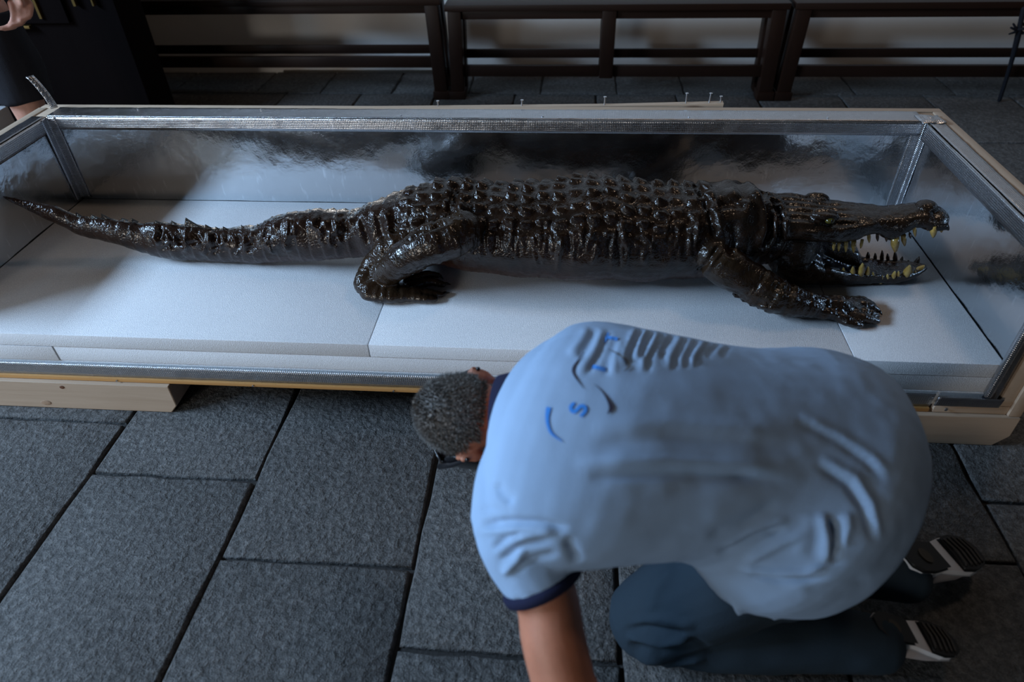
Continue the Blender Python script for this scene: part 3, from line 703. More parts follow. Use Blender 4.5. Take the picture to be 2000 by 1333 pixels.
# eyes
EYEM = plain('amber_eye', (.07, .055, .010), .08); PUP = plain('dark_pupil', (.003, .003, .003), .05)
for c in (EYE + np.array([.002, -.004, .0]), aty(1600, 399, HY + .085)):
    o = mesh_obj('eye', *ellipsoid(c, [(.0135, 0, 0), (0, .0105, 0), (0, 0, .0095)], 18, 12), EYEM, croc, True)
    s = -1 if c[1] < HY else 1
    mesh_obj('pupil', *ellipsoid(c + np.array([.001, s * .0085, .002]), [(.0018, 0, 0), (0, .0028, 0), (0, 0, .0066)], 10, 8), PUP, o, True)
# teeth
TOOTH = NT('old_tooth'); _f = TOOTH.noise(60, 3); TOOTH = TOOTH.out(TOOTH.ramp(_f, [(.3, (.40, .22, .045)), (.7, (.62, .42, .12))]), .25, coat=.4)
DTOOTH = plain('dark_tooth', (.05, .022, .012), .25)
def tooth(bp, tp, wpx, Y, m, lean=0.0):
    q = lambda a: (1450 + a[0] * .225, 340 + a[1] * .225)
    B = aty(*q(bp), Y); T = aty(*q(tp), Y + lean); r = wpx * .225 / 2 / 620 * 1.05; d = T - B; L = np.linalg.norm(d)
    P = [B - d * min(.6, .012 / L), B + d * .25, B + d * .6, B + d * .86, T]; bend = np.array([-.05 * L, 0, 0])
    P = [p + bend * s for p, s in zip(P, (0, 0, -.4, -.3, .3))]
    mesh_obj('tooth', *tube(P, [r * .95, r, r * .72, r * .4, r * .1], 10, up=(.1, 1, .1), cap=False), m, croc, True)
UPN = [((795,625),(790,668),25),((838,625),(835,672),25),((900,618),(897,680),30),((967,612),(965,685),38),((1035,600),(1025,648),25),((1098,545),(1100,600),26),((1172,543),(1174,588),24),((1250,550),(1250,592),22),((1325,582),(1325,682),62),((1400,558),(1408,628),38),((1455,535),(1460,562),20),((1495,480),(1500,548),28),((1605,462),(1607,497),18),((1660,476),(1655,556),52),((1725,460),(1727,510),34)]
LON = [((768,868),(772,828),22),((805,873),(812,822),24),((875,872),(878,812),32),((955,865),(960,803),40),((1025,860),(1045,773),54),((1085,870),(1092,802),38),((1135,893),(1132,850),28),((1205,922),(1215,883),32),((1258,910),(1260,868),30),((1310,896),(1325,843),38),((1352,885),(1355,843),30),((1425,864),(1455,790),60),((1462,872),(1465,835),26),((1497,870),(1500,838),30)]
LOF = [((1090,725),(1090,676),34),((1152,732),(1152,685),28),((1210,735),(1212,662),32),((1262,735),(1258,690),28),((1326,745),(1322,672),36),((1380,752),(1390,715),26),((1435,778),(1440,748),28),((1505,780),(1537,716),42)]
for bp, tp, wpx in UPN:
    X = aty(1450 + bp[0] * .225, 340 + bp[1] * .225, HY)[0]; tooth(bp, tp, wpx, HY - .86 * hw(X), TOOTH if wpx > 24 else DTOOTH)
for bp, tp, wpx in LON:
    X = aty(1450 + bp[0] * .225, 340 + bp[1] * .225, HY)[0]; tooth(bp, tp, wpx, HY - .88 * lw(X), TOOTH, -.004)
for bp, tp, wpx in LOF:
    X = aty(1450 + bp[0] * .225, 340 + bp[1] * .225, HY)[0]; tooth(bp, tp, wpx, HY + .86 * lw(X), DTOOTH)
tooth((1528, 835), (1583, 792), 48, HY - .012, TOOTH)
for i in range(7):     # far upper row, hidden behind the snout from the front
    X = .80 + .035 * i; r_ = [q for q in [(X, HY + .84 * hw(X))]][0]
# claws
CLAW = plain('horn_claw', (.012, .009, .007), .25)
def claw(tip, to, z0=.292, r=.0062):
    a = atz(*tip, z0); b_ = atz(*to, .2845); m = (a + b_) / 2 + np.array([0, 0, .004]); d = a - m
    mesh_obj('claw', *tube([a - (m - a) * .6, a, m, b_], [r * .9, r, r * .75, r * .2], 8, cap=False), CLAW, croc, True)
claw((1713,607),(1723,616)); claw((1709,600),(1720,612)); claw((1703,594),(1712,602))
claw((866,556),(880,556)); claw((862,576),(878,572)); claw((856,538),(866,545))
# crest fins on the tail
def fin(px, py, h, l, Y=YC, lean=-.5, name='tail_scute'):
    c = aty(px, py, Y); c = c - np.array([0, 0, .006])
    V, F = prism([(c[0] - l * .5, c[2]), (c[0] + l * .5, c[2]), (c[0] + l * .12 + lean * h, c[2] + h * .75 + .004), (c[0] + lean * h * 1.4, c[2] + h + .006), (c[0] - l * .2 + lean * h, c[2] + h * .6)], 'y', Y - .005, Y + .005)
    V = [(a, Y + (bb - Y) * (1 - .75 * min(1, max(0, (cc - c[2]) / (h + .006)))) + .3 * max(0, cc - c[2] - .008) * ((px % 3) - 1), cc) for a, bb, cc in V]
    o = mesh_obj(name, V, F, HIDE, croc); return o
for px, h, l in ((155, .012, .018), (182, .006, .03), (205, .011, .024), (240, .004, .03), (264, .012, .016), (306, .006, .03), (338, .006, .018), (374, .022, .045), (406, .009, .02), (424, .006, .016), (441, .009, .016), (476, .010, .014), (505, .005, .016)):
    py = I([(q[0], q[1]) for q in ST], px); fin(px, py, h, l)
for i, px in enumerate(range(1440, 1605, 15)):      # fringe of scales along the forearm
    py = np.interp(px, [1440, 1472, 1510, 1560, 1600], [577, 595, 607, 615, 616]); z = np.interp(px, [1440, 1600], [.335, .293]); c = atz(px, py, z)
    V, F = prism([(c[0] - .012, c[1] + .010), (c[0] + .010, c[1] + .010), (c[0] + .012, c[1] - .002), (c[0] + .004, c[1] - .009), (c[0] - .008, c[1] - .006)], 'z', c[2] - .004, c[2] + .004)
    mesh_obj('forearm_scale', V, F, HIDE, croc)

# ================================================================ KNEELING MAN
man = thing('person', 'kneeling man in a light blue polo shirt, head bowed below the crate edge', 'person', (.45, .9, 0))
def sil(st):
    """sections from their far and near outline points, the height of the centre and width / thickness"""
    P, B, L_ = [], [], []
    for fx, fy, gx, gy, z, k in st:
        a, b = unit(fray(fx, fy)), unit(fray(gx, gy)); m = unit(a + b); t = (z - CAM[2]) / m[2]
        p = CAM + t * m; e = math.acos(a @ b) / 2 * t; g = atz(gx, gy, z) - atz(fx, fy, z); l = unit(g * (1, 1, 0)); n = np.array([0, 0, 1.])
        q = unit(b - a); q = unit(q - m * (q @ m)); P.append(p); L_.append(l); B.append(e / math.hypot(k * (l @ q), n @ q))
    return np.array(P), np.array(B), np.array([s[5] for s in st]), np.array(L_)
def sections(P, B, K, L, n=40, m=None):
    """loft of ellipses in the planes spanned by their own lateral and the upright normal"""
    if m:
        L2, _ = interp_path(L, B, m); Q, K2 = interp_path(P, K, m); P, B = interp_path(P, B, m); K, L = K2, L2
    T = np.gradient(P, axis=0); V = []
    for p, b, k, l, t in zip(P, B, K, L, T):
        l = unit(l); nn = unit(np.cross(t, l)); nn = nn if nn[2] > 0 else -nn
        for j in range(n):
            c = 2 * math.pi * j / n; V.append(p + l * math.cos(c) * b * k + nn * math.sin(c) * b)
    r = len(P); F = [(i * n + j, i * n + (j + 1) % n, (i + 1) * n + (j + 1) % n, (i + 1) * n + j) for i in range(r - 1) for j in range(n)]
    return (V, F + [tuple(range(n))[::-1], tuple(range((r - 1) * n, r * n))]), P, B, K, L
TS = [(1054,738,1016,878,.60,1.6),(1082,710,1002,914,.605,1.8),(1112,678,972,975,.612,1.85),(1146,642,955,1025,.615,1.85),(1200,617,1012,1075,.62,1.75),(1300,632,1130,1095,.615,1.65),(1430,652,1285,1096,.58,1.6),(1548,630,1400,1112,.52,1.5),(1606,650,1505,1205,.45,1.4),(1656,726,1578,1225,.40,1.3),(1698,812,1650,1214,.365,1.22),(1728,892,1706,1150,.345,1.2),(1742,955,1736,1060,.335,1.2)]
P, B, K, L = sil(TS); tor, TP, TB, TK, TL = sections(P, B, K, L, 40, 44)
sh = [tor]
SL = [(1002,975,'z',.61,.052),(1014,1030,'z',.595,.071),(1034,1085,'z',.56,.069),(1056,1132,'z',.53,.063)]
s, SP, SR = px_tube(SL, cap=False); sh.append(s)
sh.append(px_tube([(1040,800,'z',.612,.055),(1018,880,'z',.615,.060),(1004,955,'z',.615,.066),(1004,1010,'z',.605,.070)])[0])
rsh = TP[9] + np.array([.06, .15, -.03])
RS, RR = interp_path([rsh, rsh + (.0, .06, -.07), rsh + (.0, .05, -.17)], [.085, .085, .072], 12); sh.append(tube(RS, RR, 18, cap=False))
# shirt tail hanging at the near hip
tail = [atz(1395,1098,.47), atz(1440,1206,.40), atz(1500,1178,.40), atz(1512,1216,.38), atz(1560,1190,.38), atz(1520,1100,.44)]
n = len(tail); dv = unit(fray(1500, 1150)); TV = [p - dv * .004 for p in tail] + [p + dv * .03 for p in tail]
TF = [tuple(range(n))[::-1], tuple(range(n, 2 * n))] + [(i, (i + 1) % n, n + (i + 1) % n, n + i) for i in range(n)]
sh.append((TV, TF))
V, Q = remesh(sh, .0055, 4)
FO = []
_r = random.Random(5)
for i, px in enumerate((1246, 1268, 1290, 1310, 1336, 1358, 1384, 1404, 1428)):      # gathers below the far shoulder
    py = np.interp(px, [1180, 1250, 1340, 1440], [630, 638, 652, 668]); l = (78, 62, 84, 55, 72, 66, 58, 40, 34)[i]; g = _r.uniform(-6, 6)
    FO.append(([(px + 10, py - 4), (px - 4, py + l * .3), (px - 17 + g, py + l * .65), (px - 20 + g, py + l)], 5, -.0058 * _r.uniform(.5, 1.15))); FO.append(([(px - 2, py), (px - 15, py + l * .35), (px - 28 + g, py + l * .7), (px - 30 + g, py + l)], 5.5, .0042 * _r.uniform(.4, 1.1)))
FO += [([(1165,640),(1150,670),(1130,700)], 8.4, -0.0043), ([(1150,640),(1132,668),(1112,695)], 8.4, 0.0031), ([(1190,640),(1172,690),(1142,735)], 6, -0.0035), ([(1178,640),(1158,690),(1128,735)], 8.4, 0.0028), ([(1215,660),(1200,700),(1195,735)], 8.4, 0.0037), ([(1205,660),(1190,700),(1185,735)], 7.2, -0.0031)]
FO += [([(1150,868),(1300,855),(1450,862),(1560,880)], 16.8, -0.0037), ([(1150,835),(1300,826),(1450,838),(1540,850)], 16.8, 0.0025), ([(1120,905),(1300,900),(1440,908),(1540,920)], 13.2, 0.0050), ([(1150,932),(1300,926),(1440,930),(1530,940)], 10.8, -0.0056),
       ([(1480,925),(1380,945),(1300,960)], 14.4, -0.0025)]
FO += [([(1400,1085),(1470,1050),(1530,1030)], 8.4, -0.0062), ([(1410,1072),(1470,1038),(1540,1012)], 8.4, 0.0050), ([(1450,1100),(1520,1065),(1570,1040)], 9.6, 0.0050), ([(1380,1050),(1450,1020),(1520,985)], 10.8, -0.0037),
       ([(1600,1000),(1612,1050),(1612,1100)], 10.8, 0.0099), ([(1585,1000),(1570,1050),(1560,1090)], 16.8, 0.0043), ([(1625,1010),(1634,1060),(1630,1105)], 9.6, -0.0099), ([(1650,1000),(1655,1030),(1640,1070)], 10.8, 0.0062),
       ([(1440,1108),(1510,1120),(1570,1120),(1615,1105)], 7.2, 0.0087), ([(1460,1122),(1520,1134),(1580,1132),(1620,1118)], 7.2, -0.0081), ([(1570,1160),(1640,1150),(1700,1130)], 12, -0.0037)]
FO += [([(1560,810),(1640,850),(1700,890),(1740,930)], 8.4, 0.0037), ([(1552,822),(1632,862),(1690,902),(1730,944)], 8.4, -0.0031), ([(1600,895),(1670,935),(1700,985),(1720,1060)], 9.6, 0.0056), ([(1590,905),(1655,945),(1688,995),(1708,1060)], 9.6, -0.0056)]
FO += [([(935,1028),(990,1020),(1060,1022),(1110,1034)], 7.2, -0.0074), ([(935,1042),(990,1036),(1050,1030),(1090,1032)], 7.2, 0.0037), ([(965,945),(980,965),(1000,985)], 9.6, -0.0056), ([(930,995),(960,995),(1000,1000)], 3.6, -0.0025),
       ([(970,1100),(1020,1065),(1080,1050)], 7.2, -0.0062), ([(985,1060),(1040,1045),(1085,1040)], 7.2, 0.0050), ([(980,1125),(1010,1095),(1022,1068)], 7.2, 0.0062), ([(1000,1120),(1035,1095),(1090,1078)], 7.2, -0.0056), ([(960,1075),(985,1055),(1020,1045)], 6, -0.0050), ([(1105,1050),(1118,1075),(1130,1100)], 9.6, -0.0074)]
V = sculpt_all(V, Q, FO)
Nn = vnormals(V, Q); V = V + Nn * (.0022 * vnoise(V, 11) + .0009 * vnoise(V, 34))[:, None]
shirt = quad_obj('polo_shirt', V, Q, SHIRT, man)
bvh = BVHTree.FromPolygons([tuple(v) for v in V.tolist()], [tuple(q) for q in Q.tolist()])
# printed marks on the back of the shirt
BLUE = plain('blue_print', (.035, .24, .72), .6, var=.04); INK = plain('dark_print', (.016, .016, .04), .6, var=.04); GREY = plain('grey_print', (.12, .14, .17), .6, var=.04)
def mark(name, L, W, m, n=26):
    q = lambda a: (1050 + a[0] * .21008, 600 + a[1] * .21008)
    L = [q(a) for a in L]; P, R = interp_path([(a, b, 0) for a, b in L], [w * .21008 / 2 for w in W], n); T = np.gradient(P, axis=0)
    V, ok = [], True
    for p, r, t in zip(P, R, T):
        s = unit((-t[1], t[0], 0))
        for f in (-1, -.33, .33, 1):
            d = fray(*(p + s * r * f)[:2]); h = bvh.ray_cast(Vector(CAM), Vector(unit(d)), 5)
            if h[0] is None: return
            nn = h[1] if h[1].dot(Vector(d)) < 0 else -h[1]
            V.append(h[0] + nn * .0016)
    F = [(i * 4 + j, i * 4 + j + 1, i * 4 + j + 5, i * 4 + j + 4) for i in range(n - 1) for j in range(3)]
    o = mesh_obj(name, V, F, m, shirt, True); return o
mark('printed_letter', [(655,245),(640,290),(622,335)], [26, 26, 26], BLUE); mark('printed_letter_stem', [(640,288),(690,294),(745,306)], [26, 28, 30], BLUE)
mark('printed_letter', [(505,560),(560,570),(632,590)], [34, 36, 42], BLUE)
mark('printed_letter', [(345,897),(310,930),(318,968),(345,978),(372,955),(398,930),(430,930),(445,958),(428,990),(398,1022)], [26, 34, 34, 34, 32, 34, 34, 34, 34, 26], BLUE, 40)
mark('printed_curve', [(105,938),(92,1010),(95,1090),(130,1180),(230,1255)], [48, 36, 28, 22, 8], BLUE)
mark('printed_curve', [(435,425),(380,500),(335,575),(345,640),(430,765)], [6, 14, 26, 20, 4], INK)
mark('printed_curve', [(530,725),(600,790),(655,870),(685,945),(648,1000)], [4, 12, 26, 44, 6], INK)
mark('printed_curve', [(650,392),(740,440),(810,490),(850,555),(800,605)], [4, 14, 20, 30, 5], GREY)
# rib collar and cuff
cp, cb, ck, cl = sil([(1050,722,1000,918,.604,1.2),(1024,728,978,910,.602,1.2),(994,732,954,900,.598,1.18)])
mesh_obj('collar', *sections(cp, cb * np.array([1.0, 1.01, .97]), ck, cl, 36)[0], NAVY, shirt, True)
d = unit(SP[-1] - SP[-5]); mesh_obj('cuff', *tube([SP[-1] - d * .004, SP[-1] + d * .003, SP[-1] + d * .012, SP[-1] + d * .016], [SR[-1] + .001, SR[-1] + .0045, SR[-1] + .004, SR[-1] - .002], 30, cap=False), NAVY, shirt, True)
d = unit(RS[-1] - RS[-3]); mesh_obj('cuff', *tube([RS[-1], RS[-1] + d * .016], [RR[-1] + .003, RR[-1] + .002], 30, cap=False), NAVY, shirt, True)

# body: head, neck, torso, arms, hands and legs as one skin
def head_parts(H, c, f, s=1.0):
    c = unit(c); f = unit(np.asarray(f) - c * (np.asarray(f) @ c)); r = np.cross(f, c); A = lambda a, b, g: H + s * (r * a + f * b + c * g)
    out = [ellipsoid(A(0, -.012, .028), [r * .077 * s, f * .096 * s, c * .092 * s], 30, 20), ellipsoid(A(0, .028, -.045), [r * .060 * s, f * .066 * s, c * .078 * s], 26, 16),
           ellipsoid(A(0, .070, -.095), [r * .026 * s, f * .022 * s, c * .022 * s], 16, 10), tube([A(0, .078, .012), A(0, .098, -.018), A(0, .103, -.036)], [.010 * s, .013 * s, .016 * s], 12),
           tube([A(-.055, .066, .022), A(-.02, .083, .028), A(.02, .083, .028), A(.055, .066, .022)], [.012 * s] * 4, 10),
           tube([A(-.026, .084, -.062), A(0, .093, -.060), A(.026, .084, -.062)], [.007 * s] * 3, 10), tube([A(-.022, .082, -.073), A(0, .091, -.074), A(.022, .082, -.073)], [.0075 * s] * 3, 10)]
    for sd in (-1, 1):
        out += [ellipsoid(A(sd * .080, -.010, -.008), [r * .009 * s + f * -.004 * sd * 0, f * .019 * s, c * .031 * s], 16, 12), tube([A(sd * .076, .004, .0), A(sd * .089, -.006, .024), A(sd * .094, -.026, .016), A(sd * .089, -.022, -.014), A(sd * .078, -.004, -.034)], [.006 * s, .0065 * s, .0065 * s, .006 * s, .006 * s], 10)]
    return out, A, r, f, c
def hand_parts(w, d, up, side, s=1.0, curl=.35):
    """wrist, direction to the fingers, back-of-hand normal, thumb side"""
    d, up, side = unit(d), unit(up), unit(side); A = lambda a, b, g: w + s * (d * a + side * b + up * g)
    out = [tube([A(-.02, 0, 0), A(.02, .0, 0), A(.055, .0, 0), A(.09, -.002, -.002)], [.021 * s, .0165 * s, .0155 * s, .0125 * s], 18, up=up, k=[1.3, 1.9, 2.6, 3.0])]
    for b, l, sp in ((.031, .070, .06), (.010, .080, .01), (-.011, .074, -.05), (-.031, .058, -.11)):
        p = [A(.078, b * .92, 0), A(.098, b + sp * .02, .001), A(.098 + l * .42, b + sp * l * .4, -curl * l * .12), A(.098 + l * .75, b + sp * l * .8, -curl * l * .42), A(.098 + l * (1 - .2 * curl), b + sp * l, -curl * l * .85)]
        out.append(tube(*interp_path(p, [.0105 * s, .0105 * s, .0092 * s, .0085 * s, .0068 * s], 14), 10))
    p = [A(.018, .026, -.004), A(.045, .046, -.008), A(.072, .060, -.012), A(.098, .066, -.016)]
    out.append(tube(*interp_path(p, [.016 * s, .0125 * s, .0105 * s, .0078 * s], 12), 10))
    return out
HC = atz(926, 815, .50); crown, face = unit((-.94, -.06, .18)), unit((-.2, .5, -.84))
hp, HA, hr_, hf_, hc_ = head_parts(HC, crown, face)
body = list(hp)
neck0 = HC - hc_ * .045 - hf_ * .035; body.append(tube(*interp_path([neck0, HC - hc_ * .10 - hf_ * .045, (TP[1] + HC - hc_ * .12) / 2, TP[2]], [.060, .058, .064, .075], 16), 22))
body.append(sections(TP[3:-8], TB[3:-8] * .84, TK[3:-8] * .86, TL[3:-8], 28)[0])
elb = atz(1112, 1372, .39); wri = np.array([.03, .30, .075]); sh0 = atz(1000, 985, .61)
a1 = [sh0, SP[8], atz(1066, 1165, .51), atz(1080, 1245, .465), atz(1101, 1333, .41), elb, (elb + wri) / 2 + (0, -.01, .005), wri]
body.append(tube(*interp_path(a1, [.056, .055, .0495, .051, .050, .047, .039, .028], 40), 22))
body += hand_parts(wri + (.004, -.012, -.022), (.25, -.9, -.22), (0, -.2, 1), (-.9, -.25, 0), 1.0, .25)
ra = [rsh, rsh + (.0, .06, -.12), np.array([.20, 1.17, .27]), np.array([.16, 1.13, .15]), np.array([.12, 1.09, .065])]
body.append(tube(*interp_path(ra, [.06, .055, .048, .042, .029], 26), 20)); body += hand_parts(np.array([.115, 1.085, .05]), (-.8, -.1, -.2), (-.2, 0, 1), (.0, 1, 0), 1.0, .25)
# legs inside the trousers
hipL, kneL, ankL = atz(1540, 1085, .34), atz(1256, 1205, .112), atz(1690, 1258, .10)
off = np.array([.05, .26, 0]); hipR, kneR = hipL + off * .75, kneL + off; ankR = atz(1750, 1125, .10)
for h_, k_, a_ in ((hipL, kneL, ankL), (hipR, kneR, ankR)):
    body.append(tube(*interp_path([h_, h_ * .5 + k_ * .5, k_], [.085, .078, .062], 14), 18)); body.append(tube(*interp_path([k_ - (0, 0, .03), k_ * .55 + a_ * .45 - (0, 0, .03), a_ - (.04, 0, 0)], [.052, .052, .034], 14), 18))
V, Q = remesh(body, .0052, 2)
quad_obj('body', V, Q, SKIN, man)
EW = plain('eye_white', (.75, .73, .7), .2)
for sd in (-1, 1): mesh_obj('eye', *ellipsoid(HA(sd * .031, .074, .004), [hr_ * .012, hf_ * .010, hc_ * .0085], 14, 10), EW, man, True)
# short grey-brown hair
def hair(HC, r, f, c, parent, m, seed=1, n=5200, s=1.0):
    g = np.random.default_rng(seed); th = np.arccos(g.uniform(-1, 1, n * 3)); p = g.uniform(0, 2 * np.pi, n * 3)
    a, b, q = np.sin(th) * np.cos(p), np.sin(th) * np.sin(p), np.cos(th)          # right, face, crown
    keep = (q > -.42 + .55 * np.clip(b + .3, 0, 2)) & (b < .66) & ~((np.abs(a) > .80) & (q < -.20)); a, b, q = a[keep][:n], b[keep][:n], q[keep][:n]
    C0 = HC + s * (f * -.012 + c * .028); nrm = np.outer(a, r) + np.outer(b, f) + np.outer(q, c)
    R0 = C0 + s * (np.outer(a * .0785, r) + np.outer(b * .0975, f) + np.outer(q * .0935, c))
    flow = unit(-c * .9 + f * .2); flow = flow - nrm * (nrm @ flow)[:, None]; sd = np.cross(nrm, flow); sd /= np.linalg.norm(sd, axis=1, keepdims=True) + 1e-9
    sd = sd + .5 * g.normal(size=sd.shape) * .4; ln = g.uniform(.007, .013, len(a))[:, None]; wv = .0011
    tip = R0 + nrm * ln * .75 + flow * ln * .55 + g.normal(size=R0.shape) * .0012
    V = np.stack([R0 - sd * wv - nrm * .003, R0 + sd * wv - nrm * .003, tip], 1).reshape(-1, 3); F = np.arange(len(V)).reshape(-1, 3)
    ev, ef = ellipsoid(C0, [r * .0795 * s, f * .0985 * s, c * .0945 * s], 44, 30); ev = np.array(ev); loc = ev - C0
    A_, B_, Q_ = loc @ r / .0795 / s, loc @ f / .0985 / s, loc @ c / .0945 / s
    ok = (Q_ > -.40 + .55 * np.clip(B_ + .3, 0, 2)) & (B_ < .64) & ~((np.abs(A_) > .82) & (Q_ < -.20))
    ef = [t for t in ef if all(ok[i] for i in t)]; allF = ef + [tuple(t + len(ev)) for t in F]
    o = mesh_obj('hair', np.vstack([ev, V]), allF, m, parent, True); return o
HM = NT('greying_hair'); HM = HM.out(HM.ramp(HM.noise(240, 2), [(.36, (.022, .017, .014)), (.54, (.085, .075, .066)), (.68, (.34, .32, .30))]), .6)
hair(HC, hr_, hf_, hc_, man, HM, n=9000)
# glasses pushed up on the brow
GL = plain('black_plastic', (.006, .006, .008), .25)
gl = mesh_obj('glasses', *join([tube([HA(sd * .094, -.03, .005), HA(sd * .097, .03, .030), HA(sd * .096, .075, .055), HA(sd * .088, .10, .05)], [.0045, .006, .0065, .005], 8) for sd in (-1, 1)] +
    [tube([HA(sd * .006, .112, .045), HA(sd * .02, .112, .066), HA(sd * .06, .106, .068), HA(sd * .086, .096, .052), HA(sd * .07, .104, .022), HA(sd * .03, .114, .02), HA(sd * .006, .112, .045)], [.0035] * 7, 8) for sd in (-1, 1)]), GL, man, True)
for sd in (-1, 1): mesh_obj('lens', *ellipsoid(HA(sd * .046, .108, .045), [hr_ * .036 - hf_ * .006 * sd, hf_ * .002, hc_ * .021], 18, 8), plain('dark_lens', (.005, .006, .008), .05), gl, True)
mesh_obj('cheek_cover', *ellipsoid(HA(-.084, .046, -.004), [hr_ * .013, hf_ * .052, hc_ * .052], 18, 10), GL, gl, True)  # made-up black panel, added to keep the near cheek dark

# trousers
tr = []
for h_, k_, a_ in ((hipL, kneL, ankL), (hipR, kneR, ankR)):
    tr.append(tube(*interp_path([h_, h_ * .5 + k_ * .5 + (0, 0, .012), k_ + (.015, 0, .0)], [.108, .105, .092], 16), 24))
    tr.append(tube(*interp_path([k_ + (.02, 0, -.018), k_ * .6 + a_ * .4 - (0, 0, .02), a_ * .8 + k_ * .2, a_ + (.02, 0, 0)], [.080, .082, .07, .056], 16), 22, cap=True))
tr.append(tube(*interp_path([hipL + (-.02, -.02, 0), (hipL + hipR) / 2 + (.02, 0, .02), hipR], [.105, .115, .105], 12), 22))
V, Q = remesh(tr, .006, 4)
V = sculpt_all(V, Q, [([(1225,1262),(1290,1275),(1370,1262)], 8, -.012), ([(1220,1245),(1290,1258),(1360,1246)], 8, .009), ([(1240,1285),(1300,1295),(1380,1285)], 7, .009), ([(1215,1235),(1260,1225),(1330,1240),(1400,1275)], 7, -.009), ([(1230,1220),(1290,1208),(1360,1225)], 9, .006), ([(1320,1105),(1280,1150),(1270,1200)], 12, .006)])
Nn = vnormals(V, Q); V = V + Nn * (.004 * vnoise(V, 9) + .002 * vnoise(V, 24))[:, None]; V[:, 2] = np.maximum(V[:, 2], .004)
quad_obj('trousers', V, Q, JEANS, man)

# shoes, soles turned up
RUB = plain('black_rubber', (.006, .006, .006), .6); TAN = plain('brown_rubber', (.035, .026, .014), .6); GREYSHOE = plain('pale_grey_mesh', (.34, .32, .33), .7, bump=(300, .3, .001)); WHITE = plain('white_leather', (.62, .64, .68), .5)
def shoe(heel, toe, nrm, parent=man):
    ax = toe - heel; L = np.linalg.norm(ax); ax = ax / L; nz = unit(nrm - ax * (nrm @ ax)); sy = np.cross(nz, ax); f = L / .29
    A = lambda a, b, g: heel + f * (ax * a + sy * b + nz * g)
    X = [0, .02, .06, .12, .18, .22, .26, .283, .29]; W = [.016, .031, .036, .031, .041, .045, .038, .022, .008]
    root = None
    def outline(s=1.0, d=0): return [(x, w * s) for x, w in zip(X, W)] + [(x, -w * s) for x, w in zip(X[::-1], W[::-1])]
    U = []; n = 20
    rows = [(.0, .020, .0, .06), (.02, .034, .0, .085), (.06, .037, .0, .092), (.10, .036, .0, .085), (.15, .039, .0, .066), (.20, .043, .0, .052), (.25, .038, .0, .042), (.28, .022, .0, .03), (.29, .008, .004, .02)]
    for x, w, a, b in rows:
        for j in range(n):
            t = 2 * math.pi * j / n; cc, ss = math.cos(t), math.sin(t); U.append(A(x, w * math.copysign(abs(cc) ** .8, cc), -(a + (b - a) * (.5 + .5 * math.copysign(abs(ss) ** .8, ss)))))
    F = [(i * n + j, (i + 1) * n + j, (i + 1) * n + (j + 1) % n, i * n + (j + 1) % n) for i in range(len(rows) - 1) for j in range(n)] + [tuple(range(n)), tuple(range((len(rows) - 1) * n, len(rows) * n))[::-1]]
    up = mesh_obj('shoe', U, F, GREYSHOE, parent, True)
    def layer(name, s, z0, z1, m, x0=-.01, x1=.31):
        o = [(x, w) for x, w in outline(s) if x0 <= x <= x1]; k = len(o)
        V = [A(x, w, z0) for x, w in o] + [A(x, w, z1) for x, w in o]; F = [tuple(range(k)), tuple(range(k, 2 * k))[::-1]] + [(i, (i + 1) % k, k + (i + 1) % k, k + i) for i in range(k)]
        q = mesh_obj(name, V, F, m, up); b = q.modifiers.new('b', 'BEVEL'); b.width = .003; b.segments = 2; b.limit_method = 'ANGLE'; return q
    layer('midsole', 1.04, -.012, .006, WHITE); layer('outsole', 1.0, .0061, .016, RUB, .0, .13); layer('outsole', 1.0, .0061, .016, RUB, .17, .3)
    mesh_obj('heel_pad', *tube([A(.06, 0, .012), A(.06, 0, .019)], .019 * f, 16, up=(.3, .7, .2), cap=False), TAN, up)
    for x in (.185, .205, .225, .245, .262):
        w = np.interp(x, X, W) * .8; mesh_obj('tread_bar', *tube([A(x, -w, .017), A(x + .006, 0, .018), A(x, w, .017)], .005 * f, 6), RUB, up)
    mesh_obj('side_stripe', *tube([A(.08, .037, -.012), A(.11, .038, -.04), A(.125, .03, -.062)], .004 * f, 6), RUB, up)
    mesh_obj('heel_tab', *tube([A(.004, .01, -.05), A(-.004, 0, -.07), A(.004, -.01, -.085)], .007 * f, 8), WHITE, up)
    return up
shoe(atz(1705, 1222, .15), atz(1858, 1262, .045), np.array([.2, .05, .95]))
shoe(atz(1768, 1098, .16), atz(1900, 1082, .045), np.array([.2, .0, .95]))

# ================================================================ MAN BY THE FAR CORNER
m2 = thing('person', 'standing man in black shorts behind the far left corner of the crate, hand hanging', 'person', (-2.38, 2.63, 0))
cxm, cym = -2.345, 2.63
hp2, HA2, r2, f2_, c2_ = head_parts(np.array([cxm, cym - .02, 1.66]), np.array((0, -.15, 1.)), np.array((.1, -1, -.25)))
bp = list(hp2); bp.append(tube([(cxm, cym, 1.42), (cxm, cym - .01, 1.52), (cxm, cym - .015, 1.62)], [.07, .058, .055], 18))
bp.append(tube(*interp_path([(cxm, cym + .01, .90), (cxm, cym, 1.08), (cxm, cym + .01, 1.28), (cxm, cym + .01, 1.42)], [.10, .095, .11, .075], 18), 24, up=(0, 1, 0), k=1.55))
for s in (-1, 1):
    hx = cxm + s * .115; bp.append(tube(*interp_path([(hx, cym, .9), (hx + s * .015, cym - .01, .68), (hx + s * .02, cym - .02, .48), (hx + s * .02, cym + .01, .30), (hx + s * .02, cym + .01, .09)], [.085, .076, .058, .056, .036], 26), 20))
    bp.append(tube([(hx + s * .02, cym + .03, .05), (hx + s * .025, cym - .06, .045), (hx + s * .03, cym - .15, .03)], [.036, .034, .024], 14))
sL = np.array([cxm + .20, cym + .01, 1.39]); wL = np.array([-2.012, 2.55, 1.03])
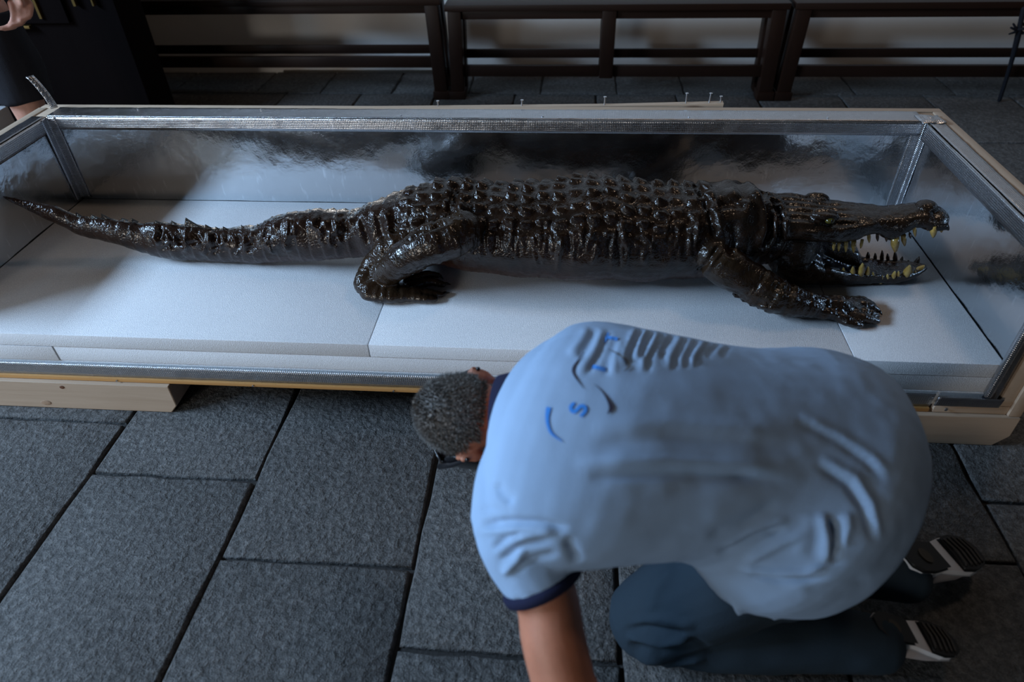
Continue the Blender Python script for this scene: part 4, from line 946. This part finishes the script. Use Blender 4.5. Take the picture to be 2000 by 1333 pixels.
bp.append(tube(*interp_path([sL - (.06, 0, 0), sL, (cxm + .285, cym + .02, 1.14), (wL + (cxm + .285, cym + .02, 1.14)) / 2 + (.01, 0, 0), wL], [.06, .055, .043, .04, .028], 26), 18))
bp += hand_parts(wL + (.003, -.002, -.012), (.16, -.15, -1), (.55, .8, 0), (-.7, -.6, -.1), .95, 1.25)
sR = np.array([cxm - .20, cym + .01, 1.39]); wR = np.array([cxm - .30, cym - .06, .92])
bp.append(tube(*interp_path([sR + (.06, 0, 0), sR, (cxm - .285, cym + .02, 1.12), wR], [.06, .055, .043, .028], 22), 18)); bp += hand_parts(wR, (-.05, -.15, -1), (-.9, .3, 0), (.2, -1, 0), .95, .5)
V, Q = remesh(bp, .0055, 2); quad_obj('body', V, Q, SKIN2, m2)
hair(np.array([cxm, cym - .02, 1.66]), r2, f2_, c2_, m2, plain('dark_hair', (.012, .009, .007), .5), 3, 3000)
for sd in (-1, 1): mesh_obj('eye', *ellipsoid(HA2(sd * .031, .074, .004), [r2 * .012, f2_ * .010, c2_ * .0085], 14, 10), EW, m2, True)
st = [tube(*interp_path([(cxm, cym + .01, .98), (cxm, cym, .92), (cxm, cym, .84)], [.108, .114, .10], 10), 28, up=(0, 1, 0), k=1.6)]
for s in (-1, 1):
    hx = cxm + s * .115; st.append(tube([(hx, cym, .88), (hx + s * .02, cym - .01, .70), (hx + s * .025, cym - .02, .566)], [.108, .108, .106], 24, cap=False))
V, Q = remesh(st, .007, 3); Nn = vnormals(V, Q); V = V + Nn * (.006 * vnoise(V * np.array([1, 1, .45]), 16))[:, None]; quad_obj('shorts', V, Q, BLACKCLOTH, m2)
tt = [tube(*interp_path([(cxm, cym + .01, .93), (cxm, cym, 1.08), (cxm, cym + .01, 1.28), (cxm, cym + .01, 1.44)], [.118, .112, .126, .085], 18), 28, up=(0, 1, 0), k=1.55, cap=False)]
for s in (-1, 1): tt.append(tube([(cxm + s * .14, cym + .01, 1.385), (cxm + s * .21, cym + .01, 1.37), (cxm + s * .262, cym + .015, 1.22)], [.075, .072, .066], 20, cap=False))
V, Q = remesh(tt, .007, 3); quad_obj('shirt', V, Q, BLACKCLOTH, m2)
for s in (-1, 1):
    hx = cxm + s * .14; up = mesh_obj('shoe', *tube([(hx, cym + .06, .05), (hx, cym - .04, .05), (hx + s * .01, cym - .15, .04), (hx + s * .012, cym - .2, .03)], [.044, .046, .040, .026], 16), BLACKCLOTH, m2, True)
    up.data.vertices.foreach_set('co', np.maximum(np.array([v.co for v in up.data.vertices]), np.array([-9, -9, .012])).ravel().astype(np.float32)); up.data.update()
    mesh_obj('sole', *prism([(hx - .042, cym + .11), (hx + .042, cym + .11), (hx + .045, cym - .1), (hx + s * .012 + .034, cym - .225), (hx + s * .012 - .034, cym - .225), (hx - .045, cym - .1)], 'z', 0, .014), WHITE, up)
